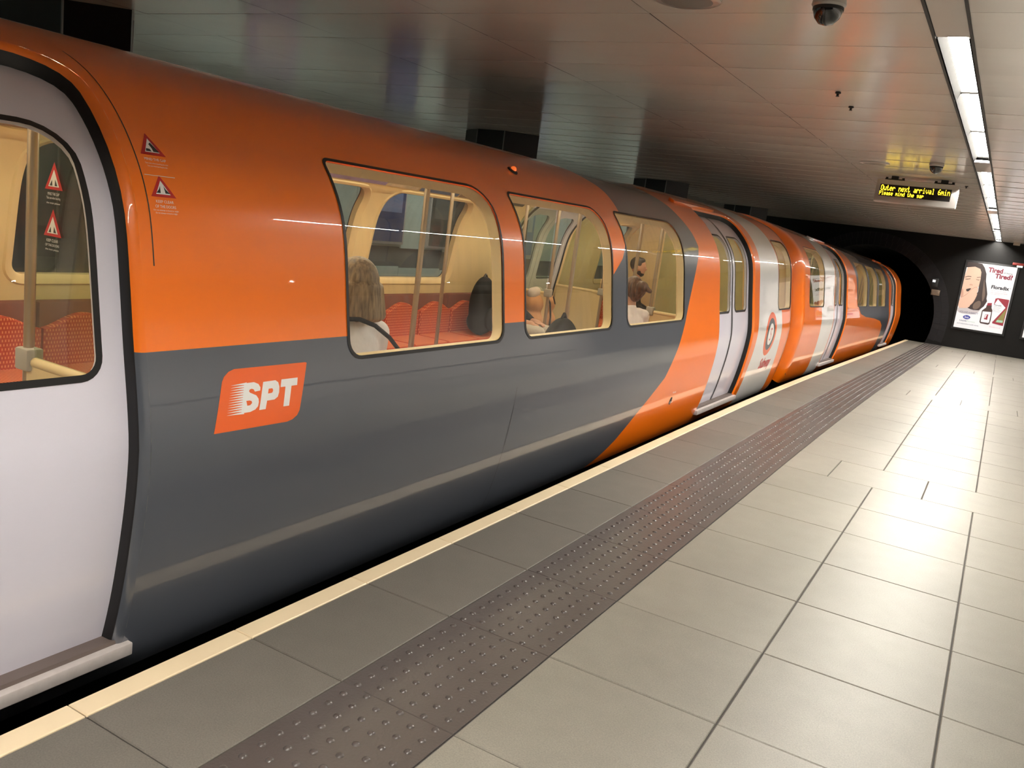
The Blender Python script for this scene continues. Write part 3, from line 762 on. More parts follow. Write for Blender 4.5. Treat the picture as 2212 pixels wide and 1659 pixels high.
    for fs in (0, 1):
        y = dl[0][1] + .2; k = 0
        while y < dl[1][0] - .5:
            l = .38 + .16 * ((k * 7) % 3); L = [(y, s_of_z(1.625)), (y + l, s_of_z(1.625)), (y + l, s_of_z(1.735)), (y, s_of_z(1.735))]
            sheet('advert_card', [flipside(L) if fs else L], DIN + .006, mat('advert_print', adc[(k + 2 * fs) % 7], .35, var=.45, vscale=14), car, flip=True, dy=.3, ds=.1)
            y += l + .02; k += 1
        L = [(dl[0][1] + .1, s_of_z(1.595)), (dl[1][0] - .1, s_of_z(1.595)), (dl[1][0] - .1, s_of_z(1.61)), (dl[0][1] + .1, s_of_z(1.61))]
        sheet('coving_rail', [flipside(L) if fs else L], DIN + .018, M['cream'], car, flip=True, dy=.5)
    return car

W3 = [(-1.994, -.825), (-.60, .545), (.79, 1.95)]
car1 = make_car(-3.27, c0, .005, -.0035, (-5.95, 5.93), W3, [(5.12, 5.74), (-5.74, -5.12)], [(-4.07, -2.92), (2.93, 4.08)], M['paint1'],
                'orange and grey subway train car with a lettered parallelogram logo on its side')
car2 = make_car(-3.27, 17.5, -.19, -.0267, (-6.62, 5.25), W3, [(-6.16, -5.13)], [(-4.25, -3.10), (2.95, 4.05)], M['paint2'],
                'orange subway train car with a white band, coupled ahead and entering the tunnel')

# ---------------------------------------------------------------- printing and fittings on the near car
lg = decal_z('operator_logo', [[(1.864, .656), (2.187, .6514), (2.2143, .6566), (2.2366, .6688), (2.2484, .6854), (2.2914, .8497), (2.2844, .8523), (1.9562, .8556), (1.9321, .8488), (1.9124, .8344), (1.9031, .8192)]], -.0008, M['orange'], car1, c0)
lg['label'] = 'orange parallelogram logo lettered SPT'
Sh = [(1.995, .8055), (2.0373, .8054), (2.0568, .7973), (2.0649, .785), (2.0632, .7746), (2.0393, .7736), (2.0345, .7817), (2.0259, .7846), (2.0172, .7828), (2.0138, .7775), (2.0181, .7723), (2.0451, .7605), (2.0547, .7479),
      (2.0556, .7363), (2.0514, .7234), (2.0385, .7137), (2.0158, .7082), (1.978, .7085)]
Sb = [(2.004, .7305), (2.0166, .7308), (2.0255, .7373), (2.0233, .7442), (2.0147, .7468), (2.0005, .7471)]
decal_z('letter_s', [Sh, Sb], -.0016, M['white'], lg, c0)
for k in range(13):
    z = .8035 - k * .0079; sh = (.8055 - z) * .24
    t0 = 1.938 - sh; t1 = 2.006 - sh * .72
    if .722 < z < .7455: pass
    decal_z('speed_line', [[(t0, z - .0002), (t1 - .04, z - .0017), (t1 - .012, z - .0034), (t1, z - .0041), (t1, z + .0040), (t1 - .012, z + .0032), (t1 - .04, z + .0016)]], -.0016, M['white'], lg, c0)
decal_z('letter_p', [[(2.0782, .802), (2.1347, .8024), (2.1473, .7943), (2.152, .7792), (2.15, .7597), (2.1429, .7449), (2.1268, .7371), (2.0928, .737), (2.0854, .7093), (2.056, .7094)],
                     [(2.1018, .7766), (2.1188, .7766), (2.1225, .7707), (2.1197, .7633), (2.1144, .761), (2.0982, .7609)]], -.0016, M['white'], lg, c0)
decal_z('letter_t', [[(2.1632, .8024), (2.2423, .8017), (2.2382, .7757), (2.2103, .7757), (2.1959, .7075), (2.1681, .7081), (2.181, .776), (2.1578, .7766)]], -.0016, M['white'], lg, c0)
# roundel and name
def ell(y, z, ry, rz, n=40): return [(y + ry * math.cos(2 * math.pi * i / n), z + rz * math.sin(2 * math.pi * i / n)) for i in range(n)]
ry = 9.375
rd = decal_z('roundel', [ell(ry, .592, .24, .236)], -.0008, M['orange'], car1, c0); rd['label'] = 'orange, grey and white roundel with the letter S'
decal_z('roundel_ring', [ell(ry, .592, .175, .174)], -.0014, M['greyp'], rd, c0)
decal_z('roundel_disc', [ell(ry, .592, .115, .118)], -.002, M['white'], rd, c0)
V, F = text_tris('S', .2, .1); V = V - V.max(0) / 2
P, Nn = surf(V[:, 0] * .8 + ry - c0, V[:, 1] + s_of_z(.592), -.0026); mesh_obj('letter_s', P, F, M['red'], rd, normals=Nn)
decal_text('train_name', 'Subway', 9.24 - c0, .175, .16, M['red'], car1, width=.50, shear=.3, bold=.004)
# warning notices by the near door
def notice(y, z, kind):
    w, h = .088, .062
    n_ = decal_z('warning_notice', [[(y - w / 2, z), (y + w / 2, z), (y, z + h)]], -.0008, M['red'], car1, c0); n_['label'] = 'red triangle warning notice'
    g = .012
    decal_z('notice_field', [[(y - w / 2 + g * 1.55, z + g * .65), (y + w / 2 - g * 1.55, z + g * .65), (y, z + h - g * 1.25)]], -.0012, M['white'], n_, c0)
    if kind:
        decal_z('notice_figure', [[(y - .024, z + .011), (y - .009, z + .011), (y - .006, z + .032), (y - .012, z + .022)]], -.0016, M['ink'], n_, c0)
        decal_z('notice_figure', [[(y + .008, z + .011), (y + .024, z + .011), (y + .012, z + .022), (y + .006, z + .032)]], -.0016, M['ink'], n_, c0)
    else:
        decal_z('notice_figure', [[(y - .022, z + .010), (y - .002, z + .010), (y - .006, z + .017), (y - .018, z + .018)]], -.0016, M['ink'], n_, c0)
        decal_z('notice_figure', [[(y + .004, z + .010), (y + .024, z + .010), (y + .012, z + .026), (y + .003, z + .036), (y - .004, z + .030), (y + .002, z + .020)]], -.0016, M['ink'], n_, c0)
    return n_
n1 = notice(1.738, 1.497, 0)
decal_text('notice_text', 'MIND THE GAP', 1.738 - c0, 1.481, .012, M['white'], n1, width=.075, center=True)
for i in range(2): decal_text('notice_text', 'Take care when boarding the train', 1.738 - c0, 1.470 - .008 * i, .006, M['white'], n1, width=.08 - .01 * i, center=True)
decal_z('notice_rule', [[(1.683, 1.438), (1.790, 1.438), (1.790, 1.4395), (1.683, 1.4395)]], -.0012, M['white'], n1, c0)
n2 = notice(1.733, 1.379, 1)
decal_text('notice_text', 'KEEP CLEAR', 1.733 - c0, 1.362, .012, M['white'], n2, width=.062, center=True)
decal_text('notice_text', 'OF THE DOORS', 1.733 - c0, 1.348, .012, M['white'], n2, width=.072, center=True)
for i in range(2): decal_text('notice_text', 'Do not attempt to board or alight', 1.733 - c0, 1.338 - .008 * i, .006, M['white'], n2, width=.088 - .012 * i, center=True)
# the same notices on the glass screen inside the near door
for z, kind in ((1.355, 0), (1.21, 1)):
    Y = 1.652 - c0 - .0045; x = .652
    def gq(name, pts, m, dy, par): return mesh_obj(name, [(x + a, Y - dy, z + b) for a, b in pts], [tuple(range(len(pts)))], m, par)
    g_ = gq('screen_notice', [(-.046, 0), (.046, 0), (0, .085)], M['red'], 0, car1)
    gq('notice_field', [(-.028, .009), (.028, .009), (0, .062)], M['white'], .0006, g_)
    gq('notice_figure', [(-.02, .012), (-.006, .012), (-.008, .03)], M['ink'], .0012, g_); gq('notice_figure', [(.006, .012), (.02, .012), (.008, .032)], M['ink'], .0012, g_)
    for i, (t, wd, sz) in enumerate((('MIND THE GAP' if not kind else 'KEEP CLEAR', .06, .013), ('Take care when boarding' if not kind else 'OF THE DOORS', .072, .011), ('the train please', .07, .008))):
        V, F = text_tris(t, sz); V = V * (wd / V[:, 0].max(), 1)
        mesh_obj('notice_text', [(x - wd / 2 + a, Y - .0006, z - .018 - .014 * i + b) for a, b in V], F, M['white'], g_)
# seams, port, marker lamp
decal_z('panel_seam', [[(3.838, -.12), (3.843, -.12), (3.846, .60), (3.842, .60)]], -.0006, M['ink'], car1, c0)
decal_z('panel_seam', [[(1.672, 1.18), (1.676, 1.18), (1.676, 1.775), (1.672, 1.775)]], -.0006, M['ink'], car1, c0)
decal_z('filler_port', [ell(6.512, .193, .030, .033, 20)], -.0012, M['black'], car1, c0)
for z in (.255, .165): decal_text('port_text', 'Normal' if z > .2 else 'Open', 6.50 - c0, z, .025, M['white'], car1, width=.075)
P, Nn = surf([4.213 - c0], [s_of_z(1.708)], 0.)
ml = MB().lathe([(.034, -.004), (.032, .006), (.020, .010)], 16, (0, 0, 0)).build('marker_lamp', M['black'], car1, smooth=True)
ml.location = P[0]; ml.rotation_euler = Vector(Nn[0]).to_track_quat('Z', 'Y').to_euler()
dm_ = MB().lathe([(.018, .008), (.017, .018), (.010, .026), (.002, .028)], 14).build('lamp_lens', mat('amber_lens', (.9, .16, .02), .15, coat=1., emis=(1., .18, .03), es=.6), ml, smooth=True)

# ---------------------------------------------------------------- next-train display
sg = empty('departure_display', (-1.07, 10.45, 2.14)); tag(sg, 'hanging next-train display with yellow dot-matrix lettering in a grey box', 'display')
MB().box(-.415, .415, .0, .13, .0, .245).build('case', M['signbox'], sg, bevel=.012)
MB().box(-.37, .35, -.004, .004, .065, .192).build('screen', mat('led_screen', (.006, .004, .003), .3, var=.1), sg)
FONT = {'O': '01110100011000110001100011000101110', 'u': '00000000001000110001100011001101101', 't': '01000010001110001000010000100100110', 'e': '00000000000111010001111111000001110',
        'r': '00000000001011011001100001000010000', 'n': '00000000001011011001100011000110001', 'x': '00000000001000101010001000101010001', 'a': '00000000000111000001011111000101111',
        'i': '00100000000110000100001000010001110', 'v': '00000000001000110001100010101000100', 'l': '01100001000010000100001000010001110', '6': '00110010001000011110100011000101110',
        'm': '00000000001101010101101011000110001', 'P': '11110100011000111110100001000010000', 's': '00000000000111010000011100000111110', 'd': '00001000010110110011100011000101111',
        'h': '10000100001011011001100011000110001', 'g': '00000000000111110001011110000101110', 'p': '00000000001111010001111101000010000', ' ': '0' * 35}
def led_line(txt, x0, z0, px, pz):
    b = MB(); cx = x0
    for ch in txt:
        g = FONT[ch]
        for r in range(7):
            for c in range(5):
                if g[r * 5 + c] == '1':
                    x = cx + c * px; z = z0 + (6 - r) * pz
                    b.box(x, x + px * .95, -.0065, -.004, z, z + pz * .85)
        cx += 6 * px
    o = mesh_obj('led_text', b.v, b.f, M['led'], sg); return o
led_line('Outer next arrival 6min', -.358, .126, .00508, .0084)
led_line('Please mind the gap', -.365, .076, .0040, .0062)
for x in (-.24, .26):
    b = MB().box(x - .035, x + .035, .03, .10, .245, .288).box(x - .10, x + .10, .045, .085, .247, .258)
    b.tube((x - .085, .065, .255), (x - .085, .065, .275), .014, 10).tube((x + .085, .065, .255), (x + .085, .065, .275), .014, 10); b.build('bracket', M['black'], sg)

# ---------------------------------------------------------------- ceiling fittings
def cctv(x, y, label):
    z = ceilz(y); e = empty('dome_camera', (x, y, z)); tag(e, label, 'camera')
    MB().lathe([(.062, 0), (.065, -.022), (.058, -.03)], 24).build('housing', M['signbox'], e, smooth=True)
    MB().lathe([(.057, -.028), (.056, -.045), (.047, -.07), (.028, -.09), (.004, -.097)], 24).build('dome', mat('smoked_dome', (.02, .02, .022), .08, coat=1.), e, smooth=True)
    MB().lathe([(.058, -.03), (.0585, -.036), (.058, -.042)], 24).build('ring', M['black'], e, smooth=True)
cctv(-.79, 8.97, 'dome camera on the ceiling beside the next-train display')
cctv(-.815, 3.62, 'dome camera on the ceiling beside a round speaker, ahead of the first strip light')
def speaker(x, y, label):
    z = ceilz(y); e = empty('ceiling_speaker', (x, y, z)); tag(e, label, 'speaker')
    MB().lathe([(.14, 0), (.14, -.010), (.125, -.014)], 32).build('rim', M['signbox'], e, smooth=True)
    MB().lathe([(.124, -.012), (.10, -.015), (.002, -.016)], 32).build('grille', mat('speaker_grille', (.30, .28, .26), .5, metal=.4, bump=.6, bscale=400), e, smooth=True)
speaker(-1.38, 9.32, 'round grey ceiling speaker beside the next-train display')
speaker(-1.38, 3.58, 'round grey ceiling speaker over the platform edge, far from the display')
for x, y, lab in ((-1.11, 5.585, 'small dark ceiling hook, the nearer of a pair'), (-1.11, 6.08, 'small dark ceiling hook, the farther of a pair'), (-.62, 10.95, 'small dark ceiling hook behind the next-train display')):
    o = MB().lathe([(.016, 0), (.018, -.008), (.008, -.012), (.007, -.022), (.012, -.026)], 12).build('ceiling_hook', M['black'], None, smooth=True); o.location = (x, y, ceilz(y)); tag(o, lab, 'hook')
o = MB().box(-.07, .07, -.05, .05, -.07, 0).build('junction_box', mat('beige_box', (.45, .40, .33), .5, var=.05), None, bevel=.008); o.location = (-.02, 23.6, ceilz(23.6)); tag(o, 'small beige box on the ceiling by the end wall', 'box')

# ---------------------------------------------------------------- lit posters on the end wall
def pm(name, col, s=.62): return mat(name, tuple(.3 * c for c in col), .3, emis=col, es=s, var=.03, vscale=3)
PM = dict(white=pm('poster_white', (.90, .87, .87)), skin=pm('poster_skin', (.80, .50, .36)), skin2=pm('poster_skin_dark', (.62, .34, .24)), hair=pm('poster_hair', (.045, .028, .026)), hair2=pm('poster_hair_light', (.18, .12, .09)),
          red=pm('poster_red', (.26, .018, .045)), rbox=pm('poster_box', (.34, .03, .05)), navy=pm('poster_navy', (.035, .04, .12)), blue=pm('poster_blue', (.05, .06, .32)), ink=pm('poster_ink', (.02, .018, .03)), green=pm('poster_green', (.28, .24, .07)),
          pink=pm('poster_pink', (.75, .42, .45)), glassb=pm('poster_bottle', (.07, .035, .03)), mist=pm('poster_mist', (.62, .55, .54)), teal=pm('poster_teal', (.40, .62, .45)))
PW_, PH_ = 1.08, 1.62
def poster(X, Z, label, draw):
    e = empty('lit_poster', (X + PW_ / 2, YW, Z)); tag(e, label, 'poster')
    MB().box(-PW_ / 2 - .05, PW_ / 2 + .05, -.09, -.002, -.05, PH_ + .05).build('frame', M['black'], e, bevel=.008)
    MB().box(-PW_ / 2, PW_ / 2, -.094, -.0905, 0, PH_).build('sheet', PM['white'], e)
    lay = [0]
    def shape(name, pts, m):
        lay[0] += 1; d = -.0945 - .0006 * lay[0]; L = [(max(0, min(1, u)) * PW_ - PW_ / 2, max(0, min(1, v)) * PH_) for u, v in pts]
        V, F = fill_loops([L])
        F = [f[::-1] if np.cross(V[f[1]] - V[f[0]], V[f[2]] - V[f[0]]) < 0 else f for f in F]
        return mesh_obj(name, [(x, d, z) for x, z in V], F, PM[m], e)
    def txt(body, u, v, w, h, m, bold=0., shear=0.):
        lay[0] += 1; d = -.0945 - .0006 * lay[0]; V, F = text_tris(body, 1., shear, bold); V = V / V.max(0) * (w * PW_, h * PH_)
        return mesh_obj('poster_text', [(x + u * PW_ - PW_ / 2, d, z + v * PH_) for x, z in V], F, PM[m], e)
    draw(shape, txt); return e
def draw1(sh, tx):
    def sm(P, it=2):
        for _ in range(it):
            Q = []
            for a, b in zip(P, P[1:] + P[:1]): Q += [(.75 * a[0] + .25 * b[0], .75 * a[1] + .25 * b[1]), (.25 * a[0] + .75 * b[0], .25 * a[1] + .75 * b[1])]
            P = Q
        return P
    hair = [(0, 1), (.199, 1), (.298, .995), (.363, .942), (.424, .855), (.446, .747), (.493, .649), (.532, .56), (.536, .492), (.56, .452), (.517, .37), (.436, .301), (.324, .289), (.201, .314), (.249, .384), (.305, .502), (.337, .582), (.328, .65), (.331, .769), (.315, .87), (.279, .917), (.169, .941), (0, .916)]
    sh('mist_shape', sm([(0, .33), (.45, .30), (.50, .36), (.42, .25), (.30, .22), (0, .22)]), 'mist')
    sh('face_shape', sm([(0, .916), (.077, .955), (.216, .955), (.32, .92), (.335, .837), (.335, .769), (.345, .702), (.322, .644), (.275, .60), (.235, .54), (.156, .44), (0, .42)], 1), 'skin')
    sh('hair_shape', hair, 'hair')
    sh('hair_lock', sm([(.40, .80), (.43, .70), (.47, .62), (.50, .52), (.47, .42), (.44, .50), (.42, .62)]), 'hair2')
    sh('hair_lock', sm([(.30, .40), (.42, .46), (.46, .38), (.40, .31), (.30, .31)]), 'hair2')
    sh('cheek_shade', sm([(0, .62), (.05, .55), (.06, .47), (0, .44)]), 'skin2')
    sh('mouth_shape', [(.087, .591), (.156, .611), (.191, .61), (.165, .582), (.138, .558), (.101, .562)], 'hair')
    for P in ([(.008, .772), (.066, .791), (.134, .793), (.138, .781), (.07, .778), (.011, .762)], [(.245, .787), (.321, .802), (.324, .793), (.254, .779)], [(.023, .744), (.077, .750), (.127, .760), (.13, .750), (.072, .736), (.026, .735)], [(.236, .758), (.283, .754), (.322, .758), (.299, .744), (.251, .749)]): sh('brow_shape', P, 'hair2')
    sh('nose_shade', [(.128, .664), (.157, .68), (.206, .670), (.2, .658), (.149, .655)], 'skin2')
    sh('hand_shade', sm([(0, .455), (.061, .482), (.138, .533), (.187, .596), (.264, .647), (.318, .640), (.33, .598), (.322, .554), (.336, .53), (.3, .42), (.25, .36), (0, .30)], 1), 'skin2')
    sh('hand_shape', sm([(0, .443), (.061, .468), (.138, .519), (.187, .584), (.264, .635), (.311, .631), (.321, .598), (.312, .554), (.33, .53), (.3, .441), (.252, .376), (.222, .321), (.124, .301), (0, .295)], 1), 'skin')
    tx('Tired', .442, .885, .295, .075, 'red', .045); tx('of being', .752, .885, .18, .026, 'ink', .012); tx('Tired?', .60, .806, .352, .075, 'red', .045)
    tx('Floradix', .578, .648, .36, .055, 'ink', .04); tx('R', .955, .676, .018, .014, 'ink')
    tx('liquid iron formula', .585, .612, .30, .022, 'pink'); tx('with vitamins and herbs', .585, .585, .34, .022, 'pink'); tx('food supplement', .585, .560, .20, .022, 'pink')
    sh('bottle_shape', [(.571, .397), (.67, .408), (.679, .362), (.706, .33), (.717, .186), (.708, .121), (.678, .108), (.528, .113), (.502, .131), (.502, .308), (.567, .358)], 'glassb')
    sh('bottle_cap', [(.58, .43), (.665, .438), (.668, .40), (.575, .39)], 'rbox')
    sh('bottle_label', [(.52, .295), (.69, .303), (.695, .15), (.68, .135), (.534, .135), (.525, .142)], 'white')
    sh('label_mark', [(.585, .255), (.645, .262), (.645, .178), (.575, .183)], 'rbox'); sh('label_mark', [(.59, .25), (.62, .255), (.60, .20), (.585, .20)], 'white')
    sh('carton_shape', [(.712, .51), (.753, .523), (.984, .518), (.987, .488), (.979, .122), (.759, .139), (.708, .433)], 'rbox')
    sh('carton_panel', [(.763, .507), (.949, .395), (.758, .161), (.701, .398)], 'white'); sh('carton_herbs', [(.934, .338), (.972, .377), (.966, .163), (.809, .162), (.856, .227)], 'green')
    sh('carton_flash', [(.83, .165), (.955, .17), (.955, .20), (.84, .20)], 'teal')
    tx('Floradix', .715, .405, .15, .022, 'ink', .01)
    for k in range(5): tx('liquid iron formula', .715, .385 - .018 * k, .16 - .02 * (k % 3), .010, 'ink')
    tx('Available from pharmacies', .07, .285, .36, .020, 'mist'); tx('HOLLAND & BARRETT', .06, .232, .38, .028, 'navy')
    sh('oval_mark', sm([(.144, .169), (.168, .193), (.216, .207), (.271, .2), (.31, .179), (.285, .153), (.237, .14), (.183, .147)]), 'blue'); tx('Boots', .185, .160, .085, .028, 'white', .01, .3)
    tx('Lloyds', .10, .100, .14, .026, 'navy', .015); tx('Pharmacy', .245, .100, .17, .026, 'teal'); tx('and independent health stores', .06, .055, .44, .024, 'navy'); tx('floradix.co.uk', .72, .075, .22, .020, 'pink')
poster(-.965, .16, 'lit poster of a yawning woman on the black end wall, headed Tired of being Tired', draw1)
def draw2(sh, tx):
    sh('block_shape', [(.0, .45), (1, .45), (1, 1), (0, 1)], 'navy'); sh('block_shape', [(.15, .55), (.85, .55), (.85, .9), (.15, .9)], 'mist')
poster(.545, .16, 'lit poster with a navy picture and white foot, beside the yawning woman poster', draw2)
o = empty('exit_sign', (.11, YW, 1.80)); tag(o, 'small red and green sign above the corner of the yawning woman poster', 'sign')
MB().box(-.12, .12, -.13, -.10, .035, .095).build('red_board', mat('sign_red', (.22, .02, .015), .4, var=.05), o, bevel=.004); MB().box(-.02, .10, -.135, -.10, -.005, .032).build('lit_strip', mat('sign_lit', (.8, .9, .8), .4, emis=(.8, 1., .85), es=1.5), o)
MB().box(-.01, .01, -.10, 0, .03, .05).build('bracket', M['black'], o)
o = empty('tunnel_signal', (-1.53, YW, .86)); tag(o, 'small signal box with a white lamp beside the tunnel mouth', 'signal')
MB().box(-.10, .10, -.10, -.012, 0, .14).build('case', mat('signal_case', (.16, .11, .075), .6, var=.1), o, bevel=.008)
MB().box(-.13, .02, -.09, -.012, .20, .42).build('hood', M['black'], o, bevel=.006); MB().box(-.12, -.05, -.095, -.088, .32, .38).build('lamp', mat('signal_lamp', (.7, .72, .75), .4, emis=(.8, .85, .9), es=.5), o)

# posters on the far wall
def wall_poster(Y, label, cols):
    z = .84 - drop(Y); e = empty('wall_poster', (XL + .03, Y, z)); tag(e, label, 'poster')
    MB().box(0, .05, -.42, .42, 0, 1.2).build('frame', M['alu'], e, bevel=.006)
    MB().box(.05, .055, -.38, .38, .04, 1.16).build('print', mat('print_ground', cols[0], .25, var=.25, vscale=4), e)
    MB().box(.055, .058, -.30, .30, .5, 1.0).build('picture', mat('print_picture', cols[1], .25, var=.4, vscale=6), e)
wall_poster(10.85, 'poster with a dark blue ground on the opposite platform wall', ((.05, .07, .18), (.20, .24, .42)))
wall_poster(12.35, 'poster with a dark grey ground on the opposite platform wall', ((.06, .065, .06), (.12, .12, .11)))
wall_poster(8.2, 'poster with a pale violet ground on the opposite platform wall', ((.32, .26, .38), (.5, .45, .4)))
wall_poster(5.6, 'poster with a brown ground on the opposite platform wall', ((.20, .12, .08), (.4, .33, .25)))
wall_poster(15.2, 'poster with a blue and white ground on the opposite platform wall', ((.25, .33, .5), (.6, .6, .6)))

# ---------------------------------------------------------------- passengers
def blob(name, prims, voxel, m, parent, smooth_it=6):
    b = MB()
    for p in prims:
        if p[0] == 'cap':
            _, a, c, r1, r2 = p; a = Vector(a); c = Vector(c); d = (c - a); L = d.length; d = d.normalized() if L > 1e-6 else Vector((0, 0, 1))
            u = d.orthogonal().normalized(); w = d.cross(u); V = []; F = []; n = 14; rg = []
            for k in range(5): t = -math.pi / 2 + math.pi / 2 * k / 4; rg.append((a + d * (r1 * math.sin(t)), max(r1 * math.cos(t), 1e-4)))
            for k in range(5): t = math.pi / 2 * k / 4; rg.append((c + d * (r2 * math.sin(t)), max(r2 * math.cos(t), 1e-4)))
            for q, r in rg:
                for i in range(n): t = 2 * math.pi * i / n; V.append(q + (u * math.cos(t) + w * math.sin(t)) * r)
            for k in range(len(rg) - 1):
                for i in range(n): j = (i + 1) % n; F.append((k * n + i, k * n + j, (k + 1) * n + j, (k + 1) * n + i))
            F += [tuple(range(n - 1, -1, -1)), tuple(range((len(rg) - 1) * n, len(rg) * n))]
            b.add(V, F)
        else:
            _, c, (rx, ry, rz), ax = p; n, k_ = 20, 14; V = []; F = []; X_, Y_, Z_ = (Vector(v) for v in ax); c = Vector(c)
            for i in range(k_ + 1):
                t = -math.pi / 2 + math.pi * i / k_; cr = max(math.cos(t), 1e-3)
                for j in range(n): h = 2 * math.pi * j / n; V.append(c + X_ * (rx * cr * math.cos(h)) + Y_ * (ry * cr * math.sin(h)) + Z_ * (rz * math.sin(t)))
            for i in range(k_):
                for j in range(n): q = (j + 1) % n; F.append((i * n + j, i * n + q, (i + 1) * n + q, (i + 1) * n + j))
            F += [tuple(range(n - 1, -1, -1)), tuple(range(k_ * n, (k_ + 1) * n))]
            b.add(V, F)
    o = b.build(name + '_src', m, None)
    r = o.modifiers.new('r', 'REMESH'); r.mode = 'VOXEL'; r.voxel_size = voxel
    sm_ = o.modifiers.new('s', 'SMOOTH'); sm_.factor = .5; sm_.iterations = smooth_it
    dg = bpy.context.evaluated_depsgraph_get(); me = bpy.data.meshes.new_from_object(o.evaluated_get(dg)); me.name = name
    old = o.data; bpy.data.objects.remove(o); bpy.data.meshes.remove(old)
    me.polygons.foreach_set('use_smooth', [True] * len(me.polygons)); me.materials.clear(); me.materials.append(m)
    ob = bpy.data.objects.new(name, me); link(ob, parent); return ob
SKIN = mat('skin', (.52, .29, .20), .5, spec=.4, var=.06, vscale=12)
def hairmat(name, c1, c2):
    m, nt, b = nmat(name); tc = N(nt, 'ShaderNodeTexCoord'); mp = N(nt, 'ShaderNodeMapping'); mp.inputs['Scale'].default_value = (70, 70, 5)
    nz = N(nt, 'ShaderNodeTexNoise'); nz.inputs['Scale'].default_value = 1.; nz.inputs['Detail'].default_value = 3
    nt.links.new(tc.outputs['Object'], mp.inputs[0]); nt.links.new(mp.outputs[0], nz.inputs['Vector'])
    cr = N(nt, 'ShaderNodeMapRange'); cr.inputs[1].default_value = .3; cr.inputs[2].default_value = .7; nt.links.new(nz.outputs[0], cr.inputs[0])
    nt.links.new(mixc(nt, cr.outputs[0], c1, c2), b.inputs['Base Color']); b.inputs['Roughness'].default_value = .45
    bp = N(nt, 'ShaderNodeBump'); bp.inputs['Strength'].default_value = .5; bp.inputs['Distance'].default_value = .006
    nt.links.new(nz.outputs[0], bp.inputs['Height']); nt.links.new(bp.outputs[0], b.inputs['Normal']); return m
